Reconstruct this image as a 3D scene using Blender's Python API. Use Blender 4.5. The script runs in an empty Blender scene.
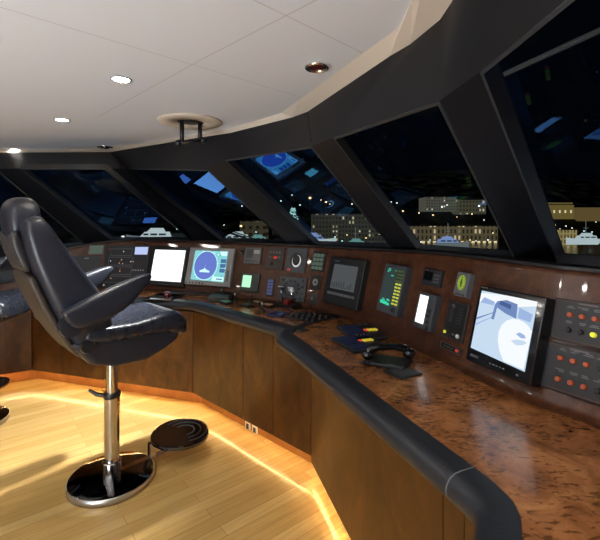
import bpy, bmesh, math, random
from mathutils import Vector, Matrix
from mathutils.bvhtree import BVHTree
random.seed(7)
C = bpy.context.scene.collection
PI = math.pi
EYE = 1.5; FPX = 405.0; PX0 = 300.0; PY0 = 222.0
V = Vector

def at(px, py, z):                      # point of height z seen at a pixel
    Y = FPX * (EYE - z) / (py - PY0)
    return V(((px - PX0) * Y / FPX, Y, z))
def atd(px, py, Y):                     # point at a given distance
    return V(((px - PX0) * Y / FPX, Y, EYE - (py - PY0) * Y / FPX))
def ray(px, py): return V(((px - PX0) / FPX, 1.0, -(py - PY0) / FPX))
CAMO = V((0, 0, EYE))
def hit_plane(px, py, p, n):
    d = ray(px, py); t = (p - CAMO).dot(n) / d.dot(n)
    return CAMO + d * t

# ------------------------------------------------------------------ materials
def nodes(name):
    m = bpy.data.materials.new(name); m.use_nodes = True
    nt = m.node_tree; b = nt.nodes['Principled BSDF']
    return m, nt, b
def setp(b, **k):
    names = dict(col='Base Color', rough='Roughness', metal='Metallic', coat='Coat Weight', coatr='Coat Roughness', spec='Specular IOR Level', emc='Emission Color', ems='Emission Strength')
    for a, v in k.items():
        if a in ('col', 'emc') and len(v) == 3: v = (*v, 1)
        b.inputs[names[a]].default_value = v
def mat(name, col, rough=.5, metal=0., coat=0., spec=.5, ems=0., emc=None, bump=0., bscale=60.):
    m, nt, b = nodes(name)
    setp(b, col=col, rough=rough, metal=metal, coat=coat, coatr=.05, spec=spec, ems=ems, emc=emc or col)
    N = nt.nodes; L = nt.links
    tc = N.new('ShaderNodeTexCoord'); no = N.new('ShaderNodeTexNoise'); no.inputs['Scale'].default_value = bscale
    L.new(tc.outputs['Object'], no.inputs['Vector'])
    mr = N.new('ShaderNodeMapRange'); L.new(no.outputs['Fac'], mr.inputs['Value'])
    mr.inputs['To Min'].default_value = max(0, rough - .06); mr.inputs['To Max'].default_value = min(1, rough + .06)
    L.new(mr.outputs['Result'], b.inputs['Roughness'])
    if bump:
        bp = N.new('ShaderNodeBump'); bp.inputs['Strength'].default_value = bump; bp.inputs['Distance'].default_value = .004
        L.new(no.outputs['Fac'], bp.inputs['Height']); L.new(bp.outputs['Normal'], b.inputs['Normal'])
    return m
def emit(name, col, s):
    m, nt, b = nodes(name); nt.nodes.remove(b)
    e = nt.nodes.new('ShaderNodeEmission'); e.inputs['Color'].default_value = (*col, 1); e.inputs['Strength'].default_value = s
    nt.links.new(e.outputs[0], nt.nodes['Material Output'].inputs['Surface'])
    return m
def ramp(nt, stops):
    r = nt.nodes.new('ShaderNodeValToRGB'); e = r.color_ramp.elements
    while len(e) < len(stops): e.new(.5)
    for k, (p, c) in zip(e, stops): k.position = p; k.color = (*c, 1)
    return r
def burl(name, dark, mid, light, spots, coat=1., rough=.25, sc=1., spec=.4):
    m, nt, b = nodes(name); N = nt.nodes; L = nt.links
    tc = N.new('ShaderNodeTexCoord')
    n1 = N.new('ShaderNodeTexNoise'); n1.inputs['Scale'].default_value = 7 * sc; n1.inputs['Detail'].default_value = 6; n1.inputs['Distortion'].default_value = 1.0; n1.inputs['Roughness'].default_value = .65
    L.new(tc.outputs['Object'], n1.inputs['Vector'])
    r1 = ramp(nt, [(.3, dark), (.5, mid), (.72, light)]); L.new(n1.outputs['Fac'], r1.inputs['Fac'])
    mp = N.new('ShaderNodeMapping'); mp.inputs['Rotation'].default_value = (.2, .3, -.75); mp.inputs['Scale'].default_value = (38 * sc, 85 * sc, 60 * sc)
    L.new(tc.outputs['Object'], mp.inputs['Vector'])
    n2 = N.new('ShaderNodeTexNoise'); n2.inputs['Scale'].default_value = 1; n2.inputs['Detail'].default_value = 2; n2.inputs['Distortion'].default_value = .6
    L.new(mp.outputs[0], n2.inputs['Vector'])
    n3 = N.new('ShaderNodeTexNoise'); n3.inputs['Scale'].default_value = 5 * sc; n3.inputs['Detail'].default_value = 2
    L.new(tc.outputs['Object'], n3.inputs['Vector'])
    ad = N.new('ShaderNodeMath'); ad.operation = 'MULTIPLY_ADD'; ad.inputs[1].default_value = .55; L.new(n3.outputs['Fac'], ad.inputs[0]); L.new(n2.outputs['Fac'], ad.inputs[2])
    r2 = ramp(nt, [(.86 - .03 * spots, (0, 0, 0)), (.95 - .03 * spots, (1, 1, 1))]); L.new(ad.outputs[0], r2.inputs['Fac'])
    mx = N.new('ShaderNodeMix'); mx.data_type = 'RGBA'
    sf = N.new('ShaderNodeMath'); sf.operation = 'MULTIPLY'; sf.inputs[1].default_value = .65; L.new(r2.outputs['Color'], sf.inputs[0]); L.new(sf.outputs[0], mx.inputs[0]); L.new(r1.outputs['Color'], mx.inputs[6]); mx.inputs[7].default_value = (*[c * .42 for c in dark], 1)
    L.new(mx.outputs[2], b.inputs['Base Color'])
    setp(b, rough=rough, coat=coat, coatr=.05, spec=spec)
    return m
def plain_wood(name, c1, c2, c3, rough=.3, coat=.4):
    m, nt, b = nodes(name); N = nt.nodes; L = nt.links
    tc = N.new('ShaderNodeTexCoord')
    n1 = N.new('ShaderNodeTexNoise'); n1.inputs['Scale'].default_value = 6; n1.inputs['Detail'].default_value = 8; n1.inputs['Roughness'].default_value = .65; n1.inputs['Distortion'].default_value = .8
    mp = N.new('ShaderNodeMapping'); mp.inputs['Scale'].default_value = (1, 1, .6); L.new(tc.outputs['Object'], mp.inputs['Vector']); L.new(mp.outputs[0], n1.inputs['Vector'])
    r1 = ramp(nt, [(.3, c1), (.52, c2), (.72, c3)]); L.new(n1.outputs['Fac'], r1.inputs['Fac'])
    L.new(r1.outputs['Color'], b.inputs['Base Color']); setp(b, rough=rough, coat=coat, coatr=.12, spec=.35)
    return m
def floor_mat():
    m, nt, b = nodes('teak_floor'); N = nt.nodes; L = nt.links
    tc = N.new('ShaderNodeTexCoord'); mp = N.new('ShaderNodeMapping'); mp.inputs['Rotation'].default_value = (0, 0, -math.radians(39))
    L.new(tc.outputs['Object'], mp.inputs['Vector'])
    br = N.new('ShaderNodeTexBrick'); L.new(mp.outputs[0], br.inputs['Vector'])
    br.inputs['Scale'].default_value = 1; br.inputs['Brick Width'].default_value = .95; br.inputs['Row Height'].default_value = .075
    br.inputs['Mortar Size'].default_value = .0011; br.inputs['Mortar Smooth'].default_value = .3; br.inputs['Bias'].default_value = 0
    br.inputs['Color1'].default_value = (.68, .465, .185, 1); br.inputs['Color2'].default_value = (.54, .34, .11, 1); br.inputs['Mortar'].default_value = (.26, .14, .05, 1)
    br.offset = .37
    mp2 = N.new('ShaderNodeMapping'); mp2.inputs['Scale'].default_value = (3, 60, 1); L.new(mp.outputs[0], mp2.inputs['Vector'])
    no = N.new('ShaderNodeTexNoise'); no.inputs['Scale'].default_value = 1; no.inputs['Detail'].default_value = 4; L.new(mp2.outputs[0], no.inputs['Vector'])
    rr = ramp(nt, [(.3, (.84, .80, .76)), (.7, (1.04, 1.03, 1.0))]); L.new(no.outputs['Fac'], rr.inputs['Fac'])
    mx = N.new('ShaderNodeMix'); mx.data_type = 'RGBA'; mx.blend_type = 'MULTIPLY'; mx.inputs[0].default_value = 1
    L.new(br.outputs['Color'], mx.inputs[6]); L.new(rr.outputs['Color'], mx.inputs[7]); L.new(mx.outputs[2], b.inputs['Base Color'])
    setp(b, rough=.26, coat=.3, coatr=.06)
    return m
def glass_mat(k=1.):
    m, nt, b = nodes('window_glass'); nt.nodes.remove(b); N = nt.nodes; L = nt.links
    t = N.new('ShaderNodeBsdfTransparent'); t.inputs['Color'].default_value = (.88, .92, .93, 1)
    g = N.new('ShaderNodeBsdfGlossy'); g.inputs['Roughness'].default_value = .0; g.inputs['Color'].default_value = (.13 * k, .36 * k, .9 * k, 1)
    lw = N.new('ShaderNodeLayerWeight'); lw.inputs['Blend'].default_value = .5
    mr = N.new('ShaderNodeMapRange'); mr.interpolation_type = 'SMOOTHSTEP'; L.new(lw.outputs['Facing'], mr.inputs['Value']); mr.inputs['To Min'].default_value = .03; mr.inputs['To Max'].default_value = .6
    mx = N.new('ShaderNodeMixShader'); L.new(mr.outputs[0], mx.inputs[0]); L.new(t.outputs[0], mx.inputs[1]); L.new(g.outputs[0], mx.inputs[2])
    L.new(mx.outputs[0], N['Material Output'].inputs['Surface'])
    return m
def lit_windows(name, wall, lit, sx, sy, frac, s, walle=.03):   # facade with some lit windows and a painted glow on its walls, object coordinates in metres (x along, z up)
    m, nt, b = nodes(name); nt.nodes.remove(b); N = nt.nodes; L = nt.links
    tc = N.new('ShaderNodeTexCoord'); mp = N.new('ShaderNodeMapping'); mp.inputs['Rotation'].default_value = (-PI / 2, 0, 0)
    L.new(tc.outputs['Object'], mp.inputs['Vector'])
    br = N.new('ShaderNodeTexBrick'); L.new(mp.outputs[0], br.inputs['Vector']); br.offset = 0
    br.inputs['Scale'].default_value = 1; br.inputs['Brick Width'].default_value = sx; br.inputs['Row Height'].default_value = sy
    br.inputs['Mortar Size'].default_value = sx * .27; br.inputs['Mortar Smooth'].default_value = 0
    br.inputs['Color1'].default_value = (0, 0, 0, 1); br.inputs['Color2'].default_value = (1, 1, 1, 1); br.inputs['Mortar'].default_value = (0, 0, 0, 1)
    r = ramp(nt, [(frac, (0, 0, 0)), (min(.999, frac + .12), (1, 1, 1))]); L.new(br.outputs['Color'], r.inputs['Fac'])
    mx = N.new('ShaderNodeMix'); mx.data_type = 'RGBA'; L.new(r.outputs['Color'], mx.inputs[0])
    mw = N.new('ShaderNodeMix'); mw.data_type = 'RGBA'; L.new(br.outputs['Fac'], mw.inputs[0])
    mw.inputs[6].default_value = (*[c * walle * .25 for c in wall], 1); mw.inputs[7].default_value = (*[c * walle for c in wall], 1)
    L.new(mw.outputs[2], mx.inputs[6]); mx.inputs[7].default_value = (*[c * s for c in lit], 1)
    e = N.new('ShaderNodeEmission'); L.new(mx.outputs[2], e.inputs['Color']); L.new(e.outputs[0], N['Material Output'].inputs['Surface'])
    return m

M = dict(
    ceil=mat('ceiling_white', (.80, .795, .82), .7, bscale=30),
    cove=mat('cove_cream', (.70, .60, .49), .6, bscale=30),
    soft=mat('soft_black_panel', (.0075, .0085, .0115), .5, spec=.3, bump=.12, bscale=300),
    frame=mat('window_trim', (.022, .024, .026), .5),
    frame_blue=mat('window_trim_blue', (.028, .033, .040), .4),
    sill=mat('black_sill', (.008, .008, .009), .45),
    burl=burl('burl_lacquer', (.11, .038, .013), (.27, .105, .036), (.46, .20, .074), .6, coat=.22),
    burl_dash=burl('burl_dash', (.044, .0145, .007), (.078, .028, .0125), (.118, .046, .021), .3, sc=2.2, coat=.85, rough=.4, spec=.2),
    panel=plain_wood('amber_panel', (.032, .010, .0015), (.074, .025, .0034), (.135, .05, .008), rough=.35, coat=.12),
    kick=plain_wood('kick_wood', (.22, .075, .014), (.28, .10, .02), (.33, .13, .03), rough=.5),
    rim=plain_wood('rim_wood', (.10, .04, .015), (.16, .06, .02), (.2, .08, .03)),
    rail=mat('rail_leather', (.016, .018, .023), .38, bump=.2, bscale=260),
    floor=floor_mat(),
    navy=mat('navy_leather', (.017, .019, .028), .34, bump=.25, bscale=180),
    navy_wrinkle=mat('navy_seat', (.015, .017, .025), .28, bump=.45, bscale=24),
    taupe=mat('taupe_leather', (.05, .037, .028), .5, bump=.2, bscale=160),
    pleat=mat('pleat_leather', (.028, .025, .026), .45, bump=.2, bscale=160),
    black=mat('black_plastic', (.012, .012, .013), .38),
    black_gloss=mat('black_gloss', (.006, .006, .007), .12, coat=.5),
    char=mat('charcoal', (.02, .021, .025), .42),
    grey=mat('grey_plastic', (.12, .125, .13), .45),
    lgrey=mat('light_grey_bezel', (.42, .43, .43), .45),
    dgrey=mat('slate_grey', (.055, .06, .066), .45),
    olive=mat('olive_housing', (.05, .06, .05), .45),
    brown=mat('brown_instrument', (.035, .025, .022), .4),
    chrome=mat('chrome', (.82, .80, .78), .09, metal=1),
    dchrome=mat('dark_polish', (.16, .16, .17), .06, metal=1),
    silver=mat('silver', (.55, .55, .56), .3, metal=1),
    white=mat('white_print', (.6, .6, .6), .5),
    wknob=mat('white_knob', (.75, .75, .73), .4),
    red=mat('red_cap', (.20, .018, .012), .35),
    orange=mat('orange_knob', (.36, .075, .028), .4, ems=.06),
    yellow=mat('yellow_key', (.6, .5, .05), .4, ems=.5, emc=(.75, .62, .05)),
    redkey=mat('red_key', (.7, .06, .04), .4, ems=.6),
    yknob=mat('yellow_knob', (.75, .75, .05), .35, ems=.35),
    blue=mat('blue_key', (.014, .022, .07), .4, ems=.08),
    bluel=mat('blue_strip', (.10, .13, .30), .4, ems=.12),
    rubber=mat('rubber', (.01, .01, .01), .7),
    tan=mat('tan_button', (.5, .32, .15), .45),
    glass=glass_mat(), glass_dark=glass_mat(.3),
    redglass=mat('red_lens', (.10, .012, .012), .15, coat=1),
    e_white=emit('screen_white', (.93, .97, 1.0), 1.5),
    e_cam=emit('screen_camera', (.66, .82, 1.0), .88),
    e_cam_w=emit('camera_white', (.93, .97, 1), 1.0),
    e_cam_b=emit('camera_blue', (.22, .34, .68), .75),
    e_cam_m=emit('camera_mid', (.42, .58, .92), .82),
    e_cam_d=emit('camera_dark', (.12, .2, .5), .6),
    e_blue=emit('radar_blue', (.15, .22, .66), .95),
    e_teal=emit('radar_teal', (.25, .68, .72), 1.0),
    e_pale=emit('radar_pale', (.62, 1.0, .95), 1.1),
    e_rbox=emit('radar_box', (.09, .2, .45), .8),
    e_green=emit('lcd_green', (.52, 1.0, .66), 1.0),
    e_dgreen=emit('lcd_dim', (.16, .22, .17), .5),
    e_lcdb=emit('lcd_blue', (.55, .65, 1.0), .9),
    e_grey=emit('dim_display', (.075, .08, .085), 1.0),
    e_greyd=emit('dim_display_dark', (.045, .05, .055), 1.0),
    e_crt=emit('crt_face', (.035, .05, .05), 1.0),
    e_crtg=emit('crt_green', (.05, .75, .45), .9),
    e_dial=emit('dial_green', (.33, .45, .06), .8),
    e_diald=emit('dial_dark', (.12, .2, .05), .5),
    e_lime=emit('key_lime', (.6, .65, .08), .9),
    e_down=emit('downlight', (1, .95, .86), 90.),
    e_led=emit('led_warm', (1, .62, .24), 150.),
    e_amber=emit('pilot_amber', (1, .55, .25), .8),
    e_wpilot=emit('pilot_white', (.9, .9, .85), 1.0),
    e_reda=emit('pilot_red', (.8, .08, .05), .6),
)

# ------------------------------------------------------------------ mesh builder
class MB:
    def __init__(s): s.v = []; s.f = []; s.m = []; s.sm = []
    def add(s, vs, fs, mi=0, sm=False):
        o = len(s.v); s.v += [V(p) for p in vs]
        for f in fs: s.f.append([o + i for i in f]); s.m.append(mi); s.sm.append(sm)
        return s
    def box(s, lo, hi, mi=0, T=None):
        (a, b, c), (d, e, f) = lo, hi
        vs = [V(p) for p in ((a, b, c), (d, b, c), (d, e, c), (a, e, c), (a, b, f), (d, b, f), (d, e, f), (a, e, f))]
        if T: vs = [T @ p for p in vs]
        return s.add(vs, [(0, 3, 2, 1), (4, 5, 6, 7), (0, 1, 5, 4), (1, 2, 6, 5), (2, 3, 7, 6), (3, 0, 4, 7)], mi)
    def quad(s, pts, mi=0): return s.add(pts, [tuple(range(len(pts)))], mi)
    def prism(s, poly, z0, z1, mi=0, T=None):       # 2-D polygon extruded along z
        n = len(poly); vs = [V((p[0], p[1], z0)) for p in poly] + [V((p[0], p[1], z1)) for p in poly]
        if T: vs = [T @ p for p in vs]
        return s.add(vs, [tuple(reversed(range(n))), tuple(range(n, 2 * n))] + [(i, (i + 1) % n, n + (i + 1) % n, n + i) for i in range(n)], mi)
    def loft(s, rings, caps=True, mi=0, sm=True, closed=False):
        n = len(rings[0]); vs = [p for r in rings for p in r]; fs = []
        k = len(rings)
        for i in range(k if closed else k - 1):
            j2 = (i + 1) % k
            for j in range(n): fs.append((i * n + j, i * n + (j + 1) % n, j2 * n + (j + 1) % n, j2 * n + j))
        if caps and not closed: fs += [tuple(reversed(range(n))), tuple((k - 1) * n + j for j in range(n))]
        return s.add(vs, fs, mi, sm)
    def lathe(s, prof, T=None, n=32, mi=0, sm=True):
        T = T or Matrix()
        rings = [[T @ V((r * math.cos(2 * PI * j / n), r * math.sin(2 * PI * j / n), z)) for j in range(n)] for r, z in prof]
        return s.loft(rings, True, mi, sm)
    def tube(s, path, r, n=10, mi=0, closed=False):
        path = [V(p) for p in path]; rings = []
        k = len(path); rr = r if isinstance(r, (list, tuple)) else [r] * k
        prev = None
        for i, p in enumerate(path):
            if closed: t = path[(i + 1) % k] - path[i - 1]
            else: t = path[min(i + 1, k - 1)] - path[max(i - 1, 0)]
            t.normalize()
            a = prev - t * prev.dot(t) if prev is not None else t.orthogonal()
            a.normalize(); prev = a; b = t.cross(a)
            rings.append([p + (a * math.cos(2 * PI * j / n) + b * math.sin(2 * PI * j / n)) * rr[i] for j in range(n)])
        return s.loft(rings, True, mi, True, closed)
    def ball(s, c, r, n=12, mi=0, sz=1.0):
        c = V(c); k = n // 2
        rings = [[c + V((r * math.sin(PI * i / k) * math.cos(2 * PI * j / n), r * math.sin(PI * i / k) * math.sin(2 * PI * j / n), -r * sz * math.cos(PI * i / k))) for j in range(n)] for i in range(1, k)]
        return s.loft(rings, True, mi, True)
    def build(s, name, mats, parent=None, bevel=0., seg=2, subsurf=0, autos=False):
        me = bpy.data.meshes.new(name); me.from_pydata(s.v, [], s.f)
        mats = mats if isinstance(mats, (list, tuple)) else [mats]
        for m in mats: me.materials.append(m)
        me.polygons.foreach_set('material_index', s.m)
        me.polygons.foreach_set('use_smooth', s.sm)
        bm = bmesh.new(); bm.from_mesh(me); bmesh.ops.recalc_face_normals(bm, faces=bm.faces); bm.to_mesh(me); bm.free()
        o = bpy.data.objects.new(name, me); C.objects.link(o)
        if parent: o.parent = parent
        if bevel:
            bv = o.modifiers.new('edge', 'BEVEL'); bv.width = bevel; bv.segments = seg; bv.limit_method = 'ANGLE'; bv.angle_limit = math.radians(40)
        if subsurf:
            ss = o.modifiers.new('smooth', 'SUBSURF'); ss.levels = subsurf; ss.render_levels = subsurf
        if autos: me.set_sharp_from_angle(angle=math.radians(38))
        return o
def tag(o, label=None, cat=None, group=None, kind=None):
    if label: o['label'] = label
    if cat: o['category'] = cat
    if group: o['group'] = group
    if kind: o['kind'] = kind
    return o
def empty(name, loc, label, cat, group=None, rz=0., mtx=None):
    o = bpy.data.objects.new(name, None); C.objects.link(o); o.empty_display_size = .05
    if mtx is not None: o.matrix_world = mtx
    else: o.location = loc; o.rotation_euler = (0, 0, rz)
    return tag(o, label, cat, group)
def struct(o): o['kind'] = 'structure'; return o
def superring(c, a, b, ra, rb, n=24, e=.5):
    out = []
    for j in range(n):
        t = 2 * PI * j / n; x = math.cos(t); y = math.sin(t)
        out.append(V(c) + V(a) * (ra * math.copysign(abs(x) ** e, x)) + V(b) * (rb * math.copysign(abs(y) ** e, y)))
    return out
def catmull(pts, sub):
    out = []
    for i in range(len(pts) - 1):
        p0 = pts[max(i - 1, 0)]; p1 = pts[i]; p2 = pts[i + 1]; p3 = pts[min(i + 2, len(pts) - 1)]
        for k in range(sub):
            t = k / sub
            out.append(.5 * ((2 * p1) + (p2 - p0) * t + (2 * p0 - 5 * p1 + 4 * p2 - p3) * t * t + (3 * p1 - p0 - 3 * p2 + p3) * t ** 3))
    out.append(pts[-1]); return out

# ------------------------------------------------------------------ camera
cam = bpy.data.cameras.new('camera'); co = bpy.data.objects.new('camera', cam); C.objects.link(co)
co.location = (0, 0, EYE); co.rotation_euler = (PI / 2, 0, 0)
cam.sensor_fit = 'HORIZONTAL'; cam.sensor_width = 36; cam.lens = FPX * 36 / 600; cam.shift_y = -(270 - PY0) / 600; cam.shift_x = 0
cam.clip_start = .02; cam.clip_end = 2000
bpy.context.scene.camera = co

# ------------------------------------------------------------------ plan curves
ZC = .85                                                   # counter height
bot_px = [(-60, 306, 1.21), (0, 296, 1.21), (45, 291, 1.215), (72, 289, 1.245), (92, 288.5, 1.287), (130, 289, 1.316), (200, 294.5, 1.315), (240, 299, 1.311), (290, 305, 1.307), (330, 313, 1.308), (370, 326, 1.318), (400, 339, 1.328), (430, 353, 1.332), (460, 368, 1.332), (530, 400, 1.327), (600, 425, 1.323)]
bp = [at(x, y, ZC) for x, y, _ in bot_px]; bh = [h for _, _, h in bot_px]
bp += [V((1.03, .9, ZC)), V((1.08, .45, ZC)), V((1.10, -.3, ZC))]; bh += [1.32, 1.32, 1.32]
bp = catmull([V((p.x, p.y, h)) for p, h in zip(bp, bh)], 6)
hts = [p.z for p in bp]; bp = [V((p.x, p.y, ZC)) for p in bp]
def normals2(pts):
    out = []
    for i in range(len(pts)):
        t = pts[min(i + 1, len(pts) - 1)] - pts[max(i - 1, 0)]
        out.append(V((-t.y, t.x, 0)).normalized())          # outward (away from the room) for a path running port to starboard
    return out
bn = normals2(bp)
tp = [p + n * (.26 * (h - ZC)) + V((0, 0, h - ZC)) for p, n, h in zip(bp, bn, hts)]

# dashboard: coved foot, reclined face, rolled top
rows = []
for p, n, t, h in zip(bp, bn, tp, hts):
    up = (t - p)
    rows.append([p - n * .035 + V((0, 0, .0005)), p - n * .012 + V((0, 0, .006)), p + up * .05, p + up * .35, p + up * .65, p + up * .955, p + up * .985, t - V((0, 0, .004)) + n * .006, t + n * .025, t + n * .06 - V((0, 0, .002)), t + n * .07 - V((0, 0, .3))])
mb = MB(); k = len(rows[0]); vs = [p for r in rows for p in r]
fs = [(i * k + j, (i + 1) * k + j, (i + 1) * k + j + 1, i * k + j + 1) for i in range(len(rows) - 1) for j in range(k - 1)]
for idx, f in enumerate(fs):
    pass
dash_root = empty('dashboard', tuple(bp[len(bp) // 2]), 'curved dark burl wood instrument dashboard rising behind the counter under the windows', 'dashboard')
def rel(root, o):
    o.parent = root; o.matrix_parent_inverse = Matrix.Translation(root.location).inverted() if root.rotation_euler.z == 0 else root.matrix_world.inverted(); return o
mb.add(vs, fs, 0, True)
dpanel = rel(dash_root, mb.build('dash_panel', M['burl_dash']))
bvh = BVHTree.FromPolygons(vs, [f for f in fs if f[0] % k < 7])
# black trim running along the top edge
mb = MB(); prof = [(-.004, -.002), (-.002, .010), (.012, .014), (.07, .014), (.07, -.004)]
mb.loft([[t + n * (a + .012) + V((0, 0, b)) for a, b in prof] for t, n in zip(tp, bn)], True, 0, True)
rel(dash_root, mb.build('top_trim', M['sill'], autos=True))

def dash_hit(px, py):
    loc, n, i, d = bvh.ray_cast(CAMO, ray(px, py).normalized())
    if loc is None: raise RuntimeError('dash miss %s' % ((px, py),))
    if n.dot(ray(px, py)) > 0: n = -n
    return loc, n

# ------------------------------------------------------------------ console cabinets
Q = [V((-3.5, 3.18, 0)), V((-2.50, 3.776, 0)), V((-.864, 3.269, 0)), V((.065, 2.388, 0)), V((.43, 1.06, 0)), V((.33, .3, 0))]
qn = []
for i in range(len(Q) - 1):
    t = (Q[i + 1] - Q[i]).normalized(); qn.append(V((-t.y, t.x, 0)))
def offset_poly(P, N, d):
    out = [P[0] + N[0] * d]
    for i in range(1, len(P) - 1):
        b = (N[i - 1] + N[i]).normalized(); out.append(P[i] + b * (d / b.dot(N[i])))
    out.append(P[-1] + N[-1] * d); return out
KP = offset_poly(Q, qn, .10)
def xcut(a, b, px):                              # parameter on the plan segment where the pixel column px crosses it
    r = (px - PX0) / FPX; d = b - a
    return (r * a.y - a.x) / (d.x - r * d.y)
seams = [[], [62, 104, 146], [243, 273], [443], []]
clab = ['burl fronted console cabinet behind the second chair base', 'burl fronted console cabinet of four panels behind the helm chair', 'burl fronted angled console cabinet with two sockets in its kickboard', 'amber lit console cabinet under the long padded counter edge', 'short console cabinet end turning back under the padded counter corner']
cabs = []
for i in range(len(Q) - 1):
    a, b = Q[i], Q[i + 1]; n = qn[i]
    root = empty('console_cabinet', tuple(a), clab[i], 'cabinet', 'console cabinets'); cabs.append(root)
    cuts = [0] + [xcut(a, b, s) for s in seams[i]] + [1]
    for c0, c1 in zip(cuts[:-1], cuts[1:]):
        g = .0025 / (b - a).length
        p0 = a.lerp(b, c0 + g); p1 = a.lerp(b, c1 - g)
        if i == 3: zb = .085
        else: zb = .12
        m = MB(); m.add([p0 + V((0, 0, zb)), p1 + V((0, 0, zb)), p1 + n * .02 + V((0, 0, zb)), p0 + n * .02 + V((0, 0, zb)), p0 + V((0, 0, .776)), p1 + V((0, 0, .776)), p1 + n * .02 + V((0, 0, .776)), p0 + n * .02 + V((0, 0, .776))], [(0, 3, 2, 1), (4, 5, 6, 7), (0, 1, 5, 4), (1, 2, 6, 5), (2, 3, 7, 6), (3, 0, 4, 7)])
        rel(root, m.build('front_panel', M['panel'], bevel=.002))
    p0 = a + n * .021; p1 = b + n * .021
    m = MB(); m.quad([p0 + V((0, 0, .119)), p1 + V((0, 0, .119)), p1 + V((0, 0, .776)), p0 + V((0, 0, .776))]); m.quad([p0 + V((0, 0, .118)), p1 + V((0, 0, .118)), KP[i + 1] + V((0, 0, .118)), KP[i] + V((0, 0, .118))])
    rel(root, m.build('carcass', M['sill']))
    k0, k1 = KP[i], KP[i + 1]
    m = MB(); m.add([k0, k1, k1 + n * .015, k0 + n * .015] + [q + V((0, 0, .12)) for q in (k0, k1, k1 + n * .015, k0 + n * .015)], [(0, 3, 2, 1), (4, 5, 6, 7), (0, 1, 5, 4), (1, 2, 6, 5), (2, 3, 7, 6), (3, 0, 4, 7)])
    rel(root, m.build('kickboard', M['kick']))
    zl = (.085 if i == 3 else .12) - .0032; e0 = a + n * .026 + V((0, 0, zl)); e1 = b + n * .026 + V((0, 0, zl))
    m = MB(); L_ = (e1 - e0).length; t = (e1 - e0) / L_; num = int(L_ / .03)
    for q in range(num):
        c = e0 + t * (.015 + q * .03)
        a_ = c - n * .013; m.add([a_ - t * .006, a_ + t * .006, a_ + t * .006 + V((0, 0, .0027)), a_ - t * .006 + V((0, 0, .0027))] + [a_ + n * .006 - t * .006, a_ + n * .006 + t * .006, a_ + n * .006 + t * .006 + V((0, 0, .0027)), a_ + n * .006 - t * .006 + V((0, 0, .0027))], [(0, 1, 2, 3), (0, 1, 5, 4), (4, 5, 6, 7)])
    rel(root, m.build('led_strip', M['e_led']))

# sockets in the kickboard of the angled cabinet
for (px, py) in ((248.3, 426), (255.3, 430)):
    n = qn[2]; P = hit_plane(px, py, KP[2], n); u = V((0, 0, 1)).cross(-n).normalized()
    T = Matrix((u.to_4d(), V((0, 0, 1, 0)), (-n).to_4d(), (0, 0, 0, 1))).transposed(); T.translation = P
    for c in range(3): T[3][c] = 0
    r = empty('power_socket', None, 'small cream power socket in the kickboard, the one nearer the helm chair' if px < 250 else 'small cream power socket in the kickboard, the one farther from the helm chair', 'socket', 'kickboard sockets', mtx=T)
    MB().box((-.028, -.036, 0), (.028, .036, .008)).build('face_plate', mat('cream_plate', (.6, .55, .45), .5), r, bevel=.003)
    MB().box((-.014, -.020, .008), (.014, .020, .0095)).build('socket_opening', M['black'], r)

# ------------------------------------------------------------------ counter and padded rails
railA = [V((-3.5, 3.26, 0)), V((-2.47, 3.86, 0)), V((-.83, 3.325, 0)), V((-.124, 2.60, 0)), V((.05, 2.43, 0))]
railB = [V((.10, 2.60, 0)), V((.02, 2.50, 0)), V((-.035, 2.42, 0)), V((-.047, 2.34, 0)), V((-.01, 2.25, 0)), V((.145, 1.865, 0)), V((.337, 1.363, 0)), V((.455, 1.06, 0)), V((.482, .97, 0)), V((.484, .91, 0)), V((.458, .845, 0)), V((.40, .74, 0)), V((.28, .5, 0)), V((.2, .3, 0))]
def rail_mesh(path, w, h, z):
    nn = normals2(path); rings = []
    for p, n in zip(path, nn):
        pr = [(.004, -h), (.004, .004)]
        for q in range(9):
            a = PI / 2 - PI * q / 8; pr.append((-w + w * .55 - math.cos(a) * w * .55, -h / 2 + math.sin(a) * (h / 2 + .004)))
        rings.append([p + n * a + V((0, 0, z + b)) for a, b in pr])
    return MB().loft(rings, True, 0, True)
top_root = empty('countertop', (.5, 1.6, ZC), 'glossy burl wood counter with thick dark padded edge running along the console', 'countertop')
ca = catmull(railA, 6) if False else railA
cb = catmull(railB, 5)
loop = railA[:-1] + [V((.03, 2.47, 0))] + [p for p in cb if p.y < 2.38]
inner = [p for p in loop] + [V((p.x, p.y, 0)) + n * .02 for p, n in reversed(list(zip(bp, bn)))]
bmx = bmesh.new()
tv = [bmx.verts.new((p.x, p.y, ZC)) for p in inner]; tvb = [bmx.verts.new((p.x, p.y, ZC - .05)) for p in inner]
bmx.faces.new(tv); bmx.faces.new(list(reversed(tvb)))
for i in range(len(tv)): bmx.faces.new((tv[i], tvb[i], tvb[(i + 1) % len(tv)], tv[(i + 1) % len(tv)]))
bmesh.ops.triangulate(bmx, faces=[f for f in bmx.faces if len(f.verts) > 4]); bmesh.ops.recalc_face_normals(bmx, faces=bmx.faces)
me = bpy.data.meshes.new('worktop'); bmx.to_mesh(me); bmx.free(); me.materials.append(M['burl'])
wt = bpy.data.objects.new('worktop', me); C.objects.link(wt); rel(top_root, wt)
rel(top_root, rail_mesh(railA, .085, .07, ZC).build('padded_edge', M['rail'], autos=True))
rel(top_root, rail_mesh([V((.4535, 1.064, 0)), V((.4548, 1.0605, 0))], .0895, .076, ZC + .0028).build('edge_joint', M['grey'], autos=True))
rel(top_root, rail_mesh(cb, .088, .075, ZC + .002).build('padded_edge', M['rail'], autos=True))

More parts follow.
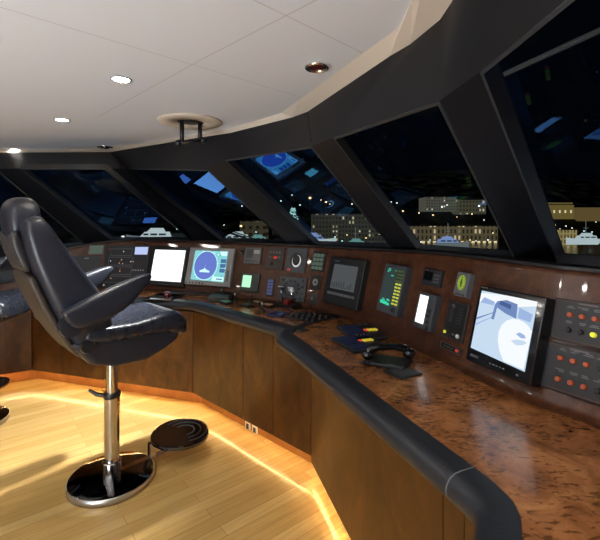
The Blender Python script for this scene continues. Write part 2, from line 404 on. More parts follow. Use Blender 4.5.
# ------------------------------------------------------------------ windows and soft black wall
sill_pts = [t + n * .085 + V((0, 0, .008)) for t, n in zip(tp, bn)]
def sill_at(px):
    r = (px - PX0) / FPX; best = None
    for a, b in zip(sill_pts[:-1], sill_pts[1:]):
        fa = a.x - r * a.y; fb = b.x - r * b.y
        if fa * fb <= 0 and abs(fa - fb) > 1e-9:
            p = a.lerp(b, fa / (fa - fb))
            if p.y > 0 and (best is None or p.y > best.y): best = p
    return best
HW = .45
wpx = [  # TL, TR, BR, BL
    [(-95, 169), (-3, 169), (86, 246), (8, 250)],
    [(20, 168.5), (105, 168.5), (193, 241), (112, 240)],
    [(128, 168.5), (208, 169.5), (289, 244), (222, 242)],
    [(226, 160), (312, 146), (394, 250), (317, 246)],
    [(334, 137.5), (440, 100.5), (517, 259), (418, 251)]]
WIN = []
WSET = [(0, 0, .42), (0, .1, .40), (.35, .05, .40), (.20, 0, .40), (0, 0, .385)]      # foot set back on the ledge, head height
def back(p, d): return CAMO + (p - CAMO) * (1 + d / p.y)
for i, (tl, tr, br, bl) in enumerate(wpx):
    B0 = back(sill_at(bl[0]), WSET[i][0]); B1 = back(sill_at(br[0]), WSET[i][1])
    z = EYE + WSET[i][2]; T0 = at(tl[0], tl[1], z); T1 = at(tr[0], tr[1], z); Tm = (T0 + T1) / 2
    n = (B1 - B0).cross(Tm - B0).normalized()
    WIN.append([hit_plane(*tl, B0, n), hit_plane(*tr, B0, n), B1, B0])
B0 = back(sill_at(557), .35); B1 = sill_pts[-14] + V((.07, 0, 0)); T0 = at(481, 71, EYE + .40)
n = (B1 - B0).cross(T0 - B0).normalized()
Tr = hit_plane(566, 0, B0, n); T1 = T0 + (Tr - T0) * 1.9
WIN.append([T0, T1, B1, B0])
for i, w in enumerate(WIN): print('WIN', i, [tuple(round(c, 2) for c in p) for p in w])

cpx = [(-120, 155), (0, 152.5), (110, 152), (200, 137.5), (230, 133), (291.7, 117.5), (307.5, 111.7), (330, 96.5), (390, 56), (410, 44.4), (440, 19.6), (453, 0)]
ZCE = EYE + .62
cedge = [at(x, y, ZCE) for x, y in cpx]
cedge = [V((-4.2, 2.6, ZCE))] + cedge + [V((.40, .9, ZCE)), V((.40, .4, ZCE)), V((.42, -2.2, ZCE))]
# header band strip between the ceiling edge and the window heads
low = []
for w in WIN: low += [w[0], w[1]]
low = [V((-4.4, 2.5, 1.9))] + low + [V((.75, -2.2, 1.95))]
def strip(mbx, A, B):
    def par(P):
        return [math.atan2(p.x, p.y + .35) for p in P]
    pa, pb = par(A), par(B); i = j = 0; vs = [V(p) for p in A] + [V(p) for p in B]; na = len(A); fs = []
    while i < len(A) - 1 or j < len(B) - 1:
        if j == len(B) - 1 or (i < len(A) - 1 and pa[i + 1] <= pb[j + 1]): fs.append((i, i + 1, na + j)); i += 1
        else: fs.append((i, na + j + 1, na + j)); j += 1
    mbx.add(vs, fs, 0, False)
mb = MB(); strip(mb, cedge, low)
for w0, w1 in zip(WIN[:-1], WIN[1:]): mb.quad([w0[1], w1[0], w1[3], w0[2]])
dn = V((0, 0, -.35))
sillline = [V((-4.4, 2.5, 1.2))] + [p for w in WIN for p in (w[3], w[2])]
for a, b in zip(sillline[:-1], sillline[1:]): mb.quad([a, b, b + dn, a + dn])
strip(mb, [p - V((0, 0, .002)) for p in sillline], [V((-4.0, 2.5, 1.2))] + [t + n * .03 for t, n in zip(tp, bn)][4:-6])
mb.quad([V((-4.4, 2.5, 1.9)), WIN[0][0], WIN[0][3], V((-4.4, 2.5, 1.2))])
mb.quad([WIN[5][1], V((.75, -2.2, 1.95)), V((1.2, -2.2, 1.2)), WIN[5][2]])
wf = struct(mb.build('wall_front', M['soft']))
bmx = bmesh.new(); bmx.from_mesh(wf.data); bmesh.ops.remove_doubles(bmx, verts=bmx.verts, dist=1e-4); bmesh.ops.recalc_face_normals(bmx, faces=bmx.faces)
for f in bmx.faces: f.smooth = True
bmx.to_mesh(wf.data); bmx.free(); wf.data.set_sharp_from_angle(angle=math.radians(50))
# shallow seams in the soft panels
for (a, b) in (((440, 19.6), (455, 48)), ((414, 57), (437, 97)), ((85, 152), (105, 168))):
    pass
sn_ = 0
for (a, b, f0, f1) in ((cedge[11], WIN[5][0], .0, .55), (cedge[10], WIN[4][1], .0, .95), (cedge[7], WIN[3][1], .0, .9), (cedge[3], WIN[2][0], 0, .9)):
    p = a.lerp(b, f0); q = a.lerp(b, f1); d = (q - p).normalized(); o = (CAMO - p).normalized(); sd = d.cross(o).normalized() * .004
    struct(MB().quad([p - sd + o * .004, q - sd + o * .004, q + sd + o * .004, p + sd + o * .004]).build('trim_%d' % (10 + sn_), M['rubber'])); sn_ += 1
for i, w in enumerate(WIN):
    cen = sum(w, V()) / 4; nr = (w[1] - w[0]).cross(w[3] - w[0]).normalized()
    if nr.dot(cen - CAMO) < 0: nr = -nr                 # outward
    root = struct(bpy.data.objects.new('window_%d' % (i + 1), None)); C.objects.link(root); root.location = tuple(cen)
    def inset(d, o):
        out = []
        for q in range(4):
            p = w[q]; a = (w[q - 1] - p).normalized(); b = (w[(q + 1) % 4] - p).normalized(); sn = a.cross(b).length
            out.append(p + (a + b) * (d / sn) + nr * o - cen)
        return out
    r0 = inset(0, -.006); dp = .055 if i == 5 else .035; r1 = inset(.010, -.006); r2 = inset(.012, dp); r3 = inset(0, dp + .005)
    m = MB(); m.loft([r0, r1], False); m.loft([r1, r2], False); m.loft([r0, r3], False)
    m.build('window_frame', M['frame_blue'] if i == 5 else M['frame'], root)
    MB().quad(inset(.008, dp - .005)).build('pane', M['glass_dark' if i >= 4 else 'glass'], root)

# ------------------------------------------------------------------ ceiling, floor, rest of the room
CEN = V((-1.6, 1.0, 0))
iedge_px = [(-120, 150), (0, 150), (60, 149.5), (150, 143), (230, 128.5), (282, 113), (299, 100), (363, 53), (400, 27), (412, 0)]
ZI = EYE + .655
iedge = [V((-4.3, 2.4, ZI))] + [at(x, y, ZI) for x, y in iedge_px] + [V((.30, .9, ZI)), V((.30, .4, ZI)), V((.32, -2.2, ZI))]
mb = MB(); strip(mb, iedge, cedge)
struct(mb.build('trim_1', M['cove']))
mb = MB(); mb.quad([V((-4.4, -2.2, ZI))] + iedge)
struct(mb.build('ceiling', M['ceil']))
# thin darker strips along the seams between ceiling panels
gm = mat('ceiling_seam', (.60, .56, .54), .8)
for gi, (a, b, wd) in enumerate([((12.5, 10.8), (296.5, 95.8), .004), ((257, 1.5), (363, 53), .004), ((98, 117), (200, 60.3), .004), ((200, 60.3), (318, -1), .004), ((408, 22), (400, 27), .003)]):
    p = at(*a, ZI - .0006); q = at(*b, ZI - .0006); d = (q - p).normalized(); s_ = V((-d.y, d.x, 0)) * wd / 2
    if gi in (0,): p = p - d * 1.5
    if gi in (1,): p = p - d * 1.5
    if gi == 3: q = q + d * 1.5
    struct(MB().quad([p - s_, q - s_, q + s_, p + s_]).build('trim_%d' % (gi + 2), gm))
mb = MB(); mb.quad([V((-5, -2.2, 0)), V((1.2, -2.2, 0)), V((1.2, .6, 0)), V((.9, 1.6, 0)), V((.4, 2.9, 0)), V((-.6, 3.7, 0)), V((-2.4, 4.1, 0)), V((-5, 3.6, 0))])
struct(mb.build('floor', M['floor']))
wm = mat('cabin_wall', (.42, .30, .18), .6, bscale=20)
struct(MB().quad([V((-5, -2.2, 0)), V((1.3, -2.2, 0)), V((1.3, -2.2, 2.2)), V((-5, -2.2, 2.2))]).build('wall_back', wm))
struct(MB().quad([V((-4.4, -2.2, 0)), V((-4.4, 2.5, 0)), V((-4.4, 2.5, 2.2)), V((-4.4, -2.2, 2.2))]).build('wall_port', wm))

# ------------------------------------------------------------------ ceiling fittings
def spot(p, power, ang=100, blend=.6, col=(1, .93, .82), tgt=None, size=.03):
    l = bpy.data.lights.new('spot_beam', 'SPOT'); l.energy = power; l.spot_size = math.radians(ang); l.spot_blend = blend; l.color = col; l.shadow_soft_size = size
    o = bpy.data.objects.new('spot_beam', l); C.objects.link(o); o.location = p
    if tgt: o.rotation_euler = (V(tgt) - V(p)).to_track_quat('-Z', 'Y').to_euler()
    return o
dl0 = None
def downlight(x, y, label, power=60, big=1., **k):
    r = empty('ceiling_downlight', (x, y, ZI), label, 'downlight', 'ceiling downlights'); power *= .8
    r.scale = (big, big, 1)
    MB().lathe([(.043, 0), (.047, -.001), (.046, -.006), (.037, -.005), (.036, 0)], n=28).build('trim_ring', M['lgrey'], r)
    MB().lathe([(.036, -.003), (.0, -.0035)], n=24).build('lamp_lens', M['e_down'], r)
    spot((x, y, ZI - .02), power, **k)
def fin(px, py): p = at(px, py, ZI); return p.x, p.y
for (px, py, lb, pw) in ((121, 79, 'lit round downlight above the helm chair, largest of the visible row', 24), (62, 119.5, 'lit round downlight in the middle of the visible row', 38), (15, 149.5, 'lit round downlight at the far end of the row near the dark header', 22)):
    downlight(*fin(px, py), lb, pw)
for q, (px, py) in enumerate(((172, 245), (207, 245.8), (355, 256.6), (585, 287.5))):      # lamps overhead that glint in the lacquered dashboard
    P, n = dash_hit(px, py); d = ray(px, py).normalized(); best = None
    for j in range(len(bp) - 1):                       # smooth surface normal there
        m0 = bp[j] + bn[j] * (.26 * (P.z - ZC)); m1 = bp[j + 1] + bn[j + 1] * (.26 * (P.z - ZC)); e = m1 - m0
        q2 = V((P.x - m0.x, P.y - m0.y, 0)); f = max(0, min(1, q2.dot(e) / e.dot(e))); dd = (q2 - e * f).length
        if best is None or dd < best[0]: best = (dd, bn[j].lerp(bn[j + 1], f).normalized())
    n = (-best[1] + V((0, 0, .26))).normalized()
    rr = d - n * 2 * d.dot(n)
    t = (ZI - P.z) / rr.z; H = P + rr * t
    print('LAMP', px, [round(c, 2) for c in H])
    LAMP = H
    if rr.z > 0 and -2.1 < H.y < 3.3:
        downlight(max(-4, min(.25, H.x)), H.y, 'lit round downlight overhead that glints in the lacquered dashboard', 18, big=1.9 if px > 500 else 1.2)
for (x, y, e, lb) in ((-1.9, .6, 10, 'added round downlight, unseen overhead, that fills the teak floor'), (.12, .55, 42, 'added round downlight, unseen overhead, that brightens the burl counter')):  # extra downlights out of view, added to fill floor and counter
    downlight(x, y, lb, e, **(dict(ang=75, tgt=(.8, .85, .85)) if x > 0 else {}))
spot((-.98, 2.62, ZI - .01), 430, 88, .8, (.95, .96, .95), (-2.15, 2.55, 0), .035)  # added spot with no fixture, for the bright floor and chair shadow

r = empty('ceiling_lamp', tuple(at(317, 66, ZI)), 'unlit chrome ringed ceiling lamp with dark red glass near the cove', 'lamp')
MB().lathe([(.05, 0), (.054, -.003), (.05, -.012), (.042, -.014), (.040, -.004), (.040, 0)], n=32).build('chrome_ring', M['chrome'], r)
MB().lathe([(.040, -.006), (.03, -.010), (.0, -.012)], n=28).build('red_lens', M['redglass'], r)
r = empty('ceiling_sensor', tuple(at(106, 146.7, ZI)), 'small dark oval sensor on the ceiling beside the dark header', 'sensor')
MB().lathe([(.075, 0), (.078, -.008), (.06, -.016), (.05, -.012)], n=24).build('sensor_ring', M['chrome'], r)
MB().lathe([(.05, -.010), (.0, -.022)], n=20).build('sensor_dome', M['black_gloss'], r)
cpos = at(190.5, 121, ZI)
r = empty('ceiling_hatch_crank', tuple(cpos), 'round cream ceiling plate with a black crank handle hanging down', 'crank')
MB().lathe([(.20, 0), (.205, -.004), (.20, -.012), (.09, -.014), (.088, -.004)], n=48).build('round_plate', M['cove'], r)
MB().lathe([(.088, -.005), (.0, -.006)], n=32).build('socket_recess', M['black'], r)
m = MB(); m.tube([(-.05, -.02, 0), (-.05, -.02, -.145)], .014); m.tube([(.05, .045, 0), (.05, .045, -.12)], .014); m.tube([(-.07, -.03, -.15), (.07, .05, -.115)], .011)
m.ball((-.07, -.03, -.15), .022); m.ball((.07, .05, -.115), .022)
m.build('crank_handle', M['black'], r)

# ------------------------------------------------------------------ helm chair  (+X forward, +Y to port, Z up)
def make_chair(label):
    R = empty('helm_chair', (0, 0, 0), label, 'chair', 'helm chairs')
    X, Y, Z = V((1, 0, 0)), V((0, 1, 0)), V((0, 0, 1))
    MB().lathe([(.20, 0), (.229, .0), (.232, .02), (.229, .040), (.222, .044), (.05, .046), (.0, .046)], n=64).build('base_plate', M['dchrome'], R, autos=True)
    MB().lathe([(.226, .003), (.2345, .005), (.2345, .036), (.226, .040)], n=64).build('base_rim', M['silver'], R)
    c = MB(); c.lathe([(.052, .03), (.052, .115), (.047, .12), (.047, .03)], n=32); c.lathe([(.042, .03), (.042, .51)], n=32); c.build('lower_column', M['chrome'], R, autos=True)
    MB().lathe([(.031, .45), (.031, .76)], n=32).build('upper_column', M['chrome'], R, autos=True)
    MB().lathe([(.032, .515), (.046, .513), (.048, .50), (.046, .487), (.04, .487)], n=32).build('clamp_collar', M['black'], R, autos=True)
    lv = MB(); lv.tube([(.0, .04, .485), (-.02, .075, .478), (-.05, .10, .485), (-.085, .125, .515)], [.012, .013, .012, .008]); lv.lathe([(.016, -.012), (.016, .012)], Matrix.Translation((-.01, .055, .48)) @ Matrix.Rotation(PI / 2, 4, 'X'), 14)
    lv.build('clamp_lever', M['black'], R, autos=True)
    # seat shell
    prof = [(-.27, .88), (-.18, .765), (-.05, .722), (.13, .718), (.23, .752), (.315, .80), (.335, .845), (.20, .875), (-.18, .91)]
    hw = .205
    rings = []
    for w, sc in ((-hw, .9), (-hw + .02, 1), (hw - .02, 1), (hw, .9)):
        cx_, cz = .03, .82
        rings.append([V((cx_ + (x - cx_) * sc, w, cz + (z - cz) * sc)) for x, z in prof])
    MB().loft(rings, True, 0, False).build('seat_shell', M['rubber'] if False else M['navy'], R, bevel=.012)
    # cushion, lofted fore and aft
    cs = [(-.24, .88, .955, .20), (-.2, .865, .965, .225), (-.08, .855, .958, .24), (.06, .852, .952, .243), (.17, .85, .975, .245), (.26, .838, .985, .243), (.325, .815, .968, .238), (.355, .81, .93, .228), (.362, .83, .89, .21)]
    rings = []
    for s_, z0, z1, w in cs:
        ring = []
        for j in range(28):
            t = 2 * PI * j / 28; x = math.cos(t); y = math.sin(t)
            a = w * math.copysign(abs(x) ** .45, x); b = (z1 - z0) / 2 * math.copysign(abs(y) ** .5, y)
            dip = -.022 * max(0, 1 - (a / (w * .8)) ** 2) * (1 if y > .2 else 0) * (1 if s_ < .22 else .3)
            ring.append(V((s_, a, (z0 + z1) / 2 + b + dip)))
        rings.append(ring)
    MB().loft(rings).build('seat_cushion', M['navy_wrinkle'], R, subsurf=1)
    # backrest:   z, rear, front, half width
    br = [(.80, -.20, -.02, .19), (.88, -.255, -.035, .21), (.98, -.315, -.05, .222), (1.08, -.362, -.09, .228), (1.18, -.40, -.16, .23), (1.28, -.437, -.228, .228), (1.37, -.462, -.288, .228), (1.45, -.478, -.335, .226), (1.49, -.48, -.362, .222), (1.515, -.475, -.385, .212), (1.528, -.46, -.405, .19)]
    rings = [superring((0, 0, 0), X, Y, 1, 1, 28, .5) for _ in br]
    rings = []
    for z, a, b, w in br: rings.append(superring(((a + b) / 2, 0, z), V((.93, 0, .2)), Y, (b - a) / 2, w, 32, .42))
    MB().loft(rings).build('backrest', M['navy'], R, subsurf=1)
    # taupe rear panel
    rp = [(.77, -.165, .13), (.82, -.222, .165), (.90, -.277, .178), (1.0, -.333, .185), (1.1, -.380, .188), (1.2, -.418, .186), (1.265, -.440, .184)]
    rings = [superring((a - .003, 0, z), X, Y, .022, w, 24, .4) for z, a, w in rp]
    MB().loft(rings).build('rear_panel', M['taupe'], R, subsurf=1)
    pl = MB()
    for q in range(6):
        y = -.125 + q * .05
        pl.loft([superring((a, y, z), X, Y, r_, .022, 12, .7) for z, a, r_ in ((1.262, -.44, .012), (1.29, -.449, .02), (1.36, -.472, .024), (1.42, -.488, .022), (1.455, -.492, .012))])
    pl.build('pleated_panel', M['pleat'], R)
    hd = [(1.40, -.497, -.40, .125), (1.44, -.510, -.385, .132), (1.50, -.522, -.372, .135), (1.56, -.522, -.372, .128), (1.60, -.508, -.388, .112), (1.618, -.485, -.412, .085), (1.622, -.465, -.43, .06)]
    MB().loft([superring(((a + b) / 2, 0, z), X, Y, (b - a) / 2, w, 28, .5) for z, a, b, w in hd]).build('headrest', M['navy'], R, subsurf=1)
    for sg in (-1, 1):
        y = sg * .268
        pts = [(-.325, 1.045, .018, .03), (-.315, 1.03, .045, .036), (-.27, 1.03, .062, .04), (-.19, 1.05, .073, .042), (-.08, 1.094, .072, .042), (.0, 1.14, .055, .04), (.06, 1.178, .034, .036), (.095, 1.20, .016, .028), (.103, 1.205, .008, .018)]
        rings = [superring((s_, y, z + .004), V((-.42, 0, .91)), Y, h, w, 24, .5) for s_, z, h, w in pts]
        a = MB().loft(rings).build('armrest', M['navy'], R, subsurf=1)
        hb = MB(); hb.lathe([(.05, -.03), (.055, 0), (.05, .03), (.0, .032)], Matrix.Translation((-.285, sg * .23, .99)) @ Matrix.Rotation(PI / 2, 4, 'X'), 24); hb.build('armrest_hinge', M['navy'], R, autos=True)
        kb = MB(); kb.lathe([(.034, -.02), (.036, 0), (.030, .016), (.0, .018)], Matrix.Translation((-.20, sg * .205, .865)) @ Matrix.Rotation(-sg * PI / 2, 4, 'X'), 20); kb.build('recline_knob', M['black'], R, autos=True)
    hl = MB(); hl.tube([(.07, -.10, .745), (.075, -.13, .725), (.09, -.155, .715)], [.007, .008, .010]); hl.build('height_lever', M['black'], R)
    # footrest on its arm
    fr = V((.415, -.055, 0))
    f = MB(); n = 40
    out = []
    for j in range(n):
        t = 2 * PI * j / n; out.append((fr.x + .175 * math.cos(t) * (1 - .10 * math.cos(t)), fr.y + .19 * math.sin(t)))
    f.prism(out, .128, .152); fo = f.build('footrest', M['dchrome'], R, bevel=.006)
    g = MB()
    for rr in (.06, .10, .14):
        g.tube([(fr.x + .02 + rr * math.cos(t), fr.y + rr * 1.05 * math.sin(t), .153) for t in [-1.9 + 3.8 * q / 20 for q in range(21)]], .0045, 6)
    g.build('tread_groove', M['rubber'], fo)
    a = MB(); a.box((.04, -.022, .034), (.36, .022, .046)); a.box((.22, -.018, .04), (.262, .018, .13)); a.build('footrest_arm', M['chrome'], R, bevel=.004)
    return R
chair = make_chair('dark leather helm chair on a polished pedestal, its whole backrest and headrest visible')
chair.location = (-1.091, 2.35, 0); chair.rotation_euler.z = math.atan2(.714, .70)
def copy_tree(o, parent=None):
    c = o.copy(); C.objects.link(c)
    if parent: c.parent = parent
    for ch in list(o.children): copy_tree(ch, c)
    return c
bpy.context.view_layer.update()
ch2 = copy_tree(chair); ch2['label'] = 'dark leather helm chair cut off at the picture edge, behind the first helm chair'
ch2.location = (-2.435, 3.0, 0); ch2.rotation_euler.z = .12
for ch in ch2.children:                                # its footrest is swung round to the far side
    if ch.name.startswith('footrest'): ch.rotation_euler.z = 2.1

# ------------------------------------------------------------------ instruments on the dashboard
class Inst:
    def __init__(s, name, label, cat, quad, dep, group=None, plane=None):
        mx = sum(q[0] for q in quad) / 4; my = sum(q[1] for q in quad) / 4
        if plane:
            P, n = plane(mx, my); d = V(plane_dir); u = (d - n * d.dot(n)).normalized()
        else:                                          # flat back spans the curved dashboard like a chord
            Pc, n = dash_hit(mx, my)
            A, _ = dash_hit((quad[0][0] + quad[3][0]) / 2, (quad[0][1] + quad[3][1]) / 2); B, _ = dash_hit((quad[1][0] + quad[2][0]) / 2, (quad[1][1] + quad[2][1]) / 2)
            v = n.cross(V((0, 0, 1)).cross(n)).normalized()
            u = B - A; u = (u - v * u.dot(v)).normalized(); n = u.cross(v).normalized()
            P = Pc + n * max(0, ((A + B) / 2 - Pc).dot(n))
        v = n.cross(u).normalized()
        s.O = P; s.n = n; s.u = u; s.v = v
        T = Matrix((u.to_4d(), v.to_4d(), n.to_4d(), (0, 0, 0, 1))).transposed(); T.translation = P
        for c in range(3): T[3][c] = 0
        T[3][3] = 1
        s.root = empty(name, None, label, cat, group, mtx=T); s.dep = dep
        L = [s.L(*q, dep) for q in quad]               # TL TR BR BL
        s.x0 = (L[0][0] + L[3][0]) / 2; s.x1 = (L[1][0] + L[2][0]) / 2; s.y1 = (L[0][1] + L[1][1]) / 2; s.y0 = (L[2][1] + L[3][1]) / 2
    def L(s, px, py, n=None):
        n = s.dep if n is None else n
        p = hit_plane(px, py, s.O + s.n * n, s.n) - s.O
        return p.dot(s.u), p.dot(s.v)
    def rect(s, px0, py0, px1, py1):
        a = s.L(px0, py0); b = s.L(px1, py1); return min(a[0], b[0]), min(a[1], b[1]), max(a[0], b[0]), max(a[1], b[1])
    def body(s, name, m, bevel=.004, n0=-.01, parent=None, shrink=0., n1=None):
        return MB().box((s.x0 + shrink, s.y0 + shrink, n0), (s.x1 - shrink, s.y1 - shrink, s.dep if n1 is None else n1)).build(name, m, parent or s.root, bevel=bevel)
    def f(s, a, b):                                   # fraction of the face -> local
        return s.x0 + (s.x1 - s.x0) * a, s.y0 + (s.y1 - s.y0) * b
    def fbox(s, mb, a0, b0, a1, b1, h0, h1, mi=0):
        x0, y0 = s.f(a0, b0); x1, y1 = s.f(a1, b1); mb.box((x0, y0, s.dep + h0), (x1, y1, s.dep + h1), mi); return mb
    def fquad(s, mb, pts, h, mi=0):
        mb.quad([V((*s.f(a, b), s.dep + h)) for a, b in pts], mi); return mb
    def part(s, name, m, a0, b0, a1, b1, h0=-.002, h1=.002, bevel=0, parent=None):
        return s.fbox(MB(), a0, b0, a1, b1, h0, h1).build(name, m, parent or s.root, bevel=bevel)
    def disc(s, mb, a, b, r, h, mi=0, n=24):
        x, y = s.f(a, b); mb.add([V((x + r * math.cos(2 * PI * j / n), y + r * math.sin(2 * PI * j / n), s.dep + h)) for j in range(n)], [tuple(range(n))], mi); return mb
    def knob(s, name, m, a, b, r, h, parent=None):
        x, y = s.f(a, b)
        return MB().lathe([(r, 0), (r * .95, h * .85), (r * .8, h), (.0, h)], Matrix.Translation((x, y, s.dep)), 16).build(name, m, parent or s.root, autos=True)
    def mark(s, mb, a, b, w, h, mi=0):                # thin printed line
        x, y = s.f(a, b); mb.quad([V((x - w, y - h, s.dep + .0006)), V((x + w, y - h, s.dep + .0006)), V((x + w, y + h, s.dep + .0006)), V((x - w, y + h, s.dep + .0006))], mi)

# far left pieces
I = Inst('instrument_panel', 'dark flat instrument panel partly hidden behind the helm chair backrest', 'panel', [(66, 256), (101, 256), (98, 287), (70, 289)], .004)
I.body('panel_plate', M['char'], .002)
m = MB(); I.mark(m, .55, .93, .02, .002); m.build('lettering', M['silver'], I.root)
I = Inst('small_display', 'small grey green display in the arched burl end of the dashboard', 'display', [(89, 245), (104, 244.5), (103.6, 254), (88.5, 254.5)], .008)
I.body('housing', M['grey'], .002); I.part('screen', M['e_dgreen'], .08, .1, .92, .9)
I = Inst('instrument_panel', 'dark console panel seen past the edge of the helm chair pleated back', 'panel', [(-40, 255), (14, 254), (12, 284), (-40, 286)], .004)
I.body('panel_plate', M['char'], .002); I.part('display', M['dgrey'], .72, .1, .98, .4, -.001, .004)

# alarm panel
I = Inst('alarm_panel', 'large dark alarm panel of framed switch fields with a small blue lit display', 'panel', [(105.5, 245.5), (148, 246), (146, 288), (101, 288)], .005)
I.body('panel_plate', M['char'], .002); I.part('small_screen', M['e_lcdb'], .68, .79, .97, .97)
m = MB()
for (a0, b0, a1, b1) in ((.12, .76, .62, .93), (.1, .53, .66, .73), (.1, .31, .66, .5), (.1, .12, .66, .28)):
    for q in ((a0, b0, a1, b0 + .012), (a0, b1 - .012, a1, b1), (a0, b0, a0 + .01, b1), (a1 - .01, b0, a1, b1)): I.fbox(m, *q, 0, .001)
m.build('field_frame', M['grey'], I.root)
for (a, b, mm) in ((.08, .92, 'e_reda'), (.42, .86, 'e_wpilot'), (.15, .63, 'e_wpilot'), (.40, .66, 'e_amber'), (.44, .57, 'e_amber'), (.36, .58, 'e_amber'), (.62, .62, 'e_wpilot'), (.68, .62, 'e_amber'), (.1, .42, 'e_wpilot'), (.40, .39, 'e_amber'), (.40, .44, 'e_reda'), (.22, .22, 'e_amber'), (.08, .06, 'e_wpilot')):
    I.knob('pilot_lamp', M[mm], a, b, .005, .003)
m = MB(); [I.mark(m, .70 + .055 * q, .42, .006, .004) for q in range(5)]; m.build('lettering', M['white'], I.root)

# bright white monitor
I = Inst('navigation_monitor', 'black framed monitor with a blank glowing white screen', 'monitor', [(148, 246.5), (188, 247), (184.5, 286), (146, 285.5)], .03)
I.body('housing', M['black'], .004)
I.part('screen', M['e_white'], .145, .115, .925, .915, -.002, .001)
m = MB(); [I.fbox(m, .40 + .05 * q, .03, .43 + .05 * q, .05, 0, .002) for q in range(5)]; m.build('control_button', M['grey'], I.root)

# radar
I = Inst('radar_display', 'pale grey framed radar display with a round blue plot', 'radar', [(189.3, 247.5), (234, 248.5), (230, 286), (185, 285)], .03)
I.body('housing', M['lgrey'], .004)
m = MB()
I.fquad(m, [(.13, .13), (.87, .11), (.87, .92), (.13, .92)], .001, 0)
random.seed(3)
for q in range(46):
    a = random.uniform(.14, .85); b = random.uniform(.14, .9); w = random.uniform(.015, .05); h = random.uniform(.012, .03)
    I.fquad(m, [(a, b), (min(.87, a + w), b), (min(.87, a + w), b + h), (a, b + h)], .0014, random.choice((2, 2, 3)))
x0, y0 = I.f(.13, .13); x1, y1 = I.f(.87, .92); rad = (y1 - y0) * .475
I.disc(m, .42, .525, rad * 1.05, .0018, 2, 40); I.disc(m, .42, .525, rad, .0022, 1, 40)
for q in range(3): I.fquad(m, [(.745, .36 + q * .125), (.865, .36 + q * .125), (.865, .46 + q * .125), (.745, .46 + q * .125)], .0022, 3)
I.fquad(m, [(.6, .135), (.86, .135), (.86, .24), (.62, .24)], .002, 2); I.fquad(m, [(.70, .17), (.83, .17), (.83, .20), (.70, .20)], .0024, 3)
I.fquad(m, [(.74, .80), (.86, .80), (.86, .91), (.70, .91)], .002, 2)
I.fquad(m, [(.31, .34), (.53, .34), (.53, .39), (.31, .39)], .0026, 4); I.fquad(m, [(.35, .39), (.48, .39), (.48, .415), (.35, .415)], .0026, 4); I.fquad(m, [(.395, .415), (.44, .415), (.42, .46), (.405, .46)], .0026, 4)
I.disc(m, .42, .52, .003, .0026, 4, 8)
m.build('screen', [M['e_teal'], M['e_blue'], M['e_pale'], M['e_rbox'], M['e_pale']], I.root)
for q in range(6): I.knob('control_button', M['black'], .045 + .075 * q, .045, .0075, .004)
m = MB(); [I.fbox(m, .91, .14 + .035 * q, .955, .165 + .035 * q, 0, .003) for q in range(8)]; m.build('key_strip', M['grey'], I.root)

# grey gauge unit with knob beside it
I = Inst('log_display', 'pale grey instrument with two small windows in the upper row', 'instrument', [(245, 247), (261.5, 248), (259.5, 264), (243.8, 263)], .022)
I.body('housing', M['grey'], .003); I.part('display', M['dgrey'], .12, .35, .50, .9, 0, .0015); I.part('key_pad', M['silver'], .58, .62, .92, .85, 0, .002)
m = MB(); [I.fbox(m, .12 + .2 * q, .1, .24 + .2 * q, .2, 0, .003) for q in range(4)]; m.build('button_row', M['dgrey'], I.root)
I = Inst('rotary_control', 'small black round knob beside the pale grey instrument', 'knob', [(239.5, 248.5), (244, 248.5), (243.5, 255.5), (239, 255.5)], .006)
I.knob('knob_cap', M['black'], .5, .5, .014, .014); I.body('knob_plate', M['brown'], .002); I.knob('knob_pin', M['silver'], .6, .35, .004, .016)
# green display
I = Inst('depth_display', 'dark green framed instrument with a bright green square screen', 'display', [(241.5, 273), (260, 273.5), (257, 292.5), (239.5, 290.5)], .016)
I.body('housing', M['olive'], .003); I.part('screen', M['e_green'], .10, .22, .58, .88, -.001, .0012)
m = MB(); [I.fbox(m, .74, .15 + .19 * q, .90, .27 + .19 * q, 0, .003) for q in range(4)]; m.build('button_column', M['dgrey'], I.root)
# brown instrument
I = Inst('intercom_panel', 'dark brown instrument with rows of small keys and a red mark', 'instrument', [(267.5, 247), (284.5, 248), (282, 270.5), (265.5, 269)], .014)
I.body('housing', M['brown'], .003)
m = MB()
for q in range(4): I.part('key', M['grey'], .16 + .18 * q, .74, .27 + .18 * q, .82, 0, .003)
for q in (0, 2): I.part('key', M['grey'], .15 + .26 * q, .52, .29 + .26 * q, .60, 0, .003); I.knob('dial', M['black'], .35, .26, .012, .008); I.part('red_mark', M['e_reda'], .42, .5, .62, .6, 0, .004)
# rudder gauge
I = Inst('rudder_gauge', 'square plate with a round black gauge ringed by a bright white crescent', 'gauge', [(287, 247.5), (307.5, 249), (304.5, 273.5), (285.5, 271.5)], .010)
I.body('gauge_plate', M['dgrey'], .002)
m = MB(); I.disc(m, .5, .52, .058, .001, 0, 32); cx_, cy_ = I.f(.54, .47)
ri = [V((cx_ + .044 * math.cos(t), cy_ + .050 * math.sin(t), I.dep + .003)) for t in [-PI * 1.18 + q * 1.72 * PI / 30 for q in range(31)]]
ro = [V((cx_ + (.044 - .015 * math.sin(PI * q / 30)) * math.cos(t), cy_ + (.050 - .015 * math.sin(PI * q / 30)) * math.sin(t), I.dep + .003)) for q, t in enumerate([-PI * 1.18 + q * 1.72 * PI / 30 for q in range(31)])]
m.add(ri + ro, [(q, q + 1, 32 + q, 31 + q) for q in range(30)], 1); I.disc(m, .54, .48, .020, .002, 2, 24)
m.build('dial_face', [M['black'], mat('gauge_white', (.75, .75, .73), .4, ems=.25), M['char']], I.root); I.part('red_mark', M['e_reda'], .12, .06, .28, .14, 0, .001)
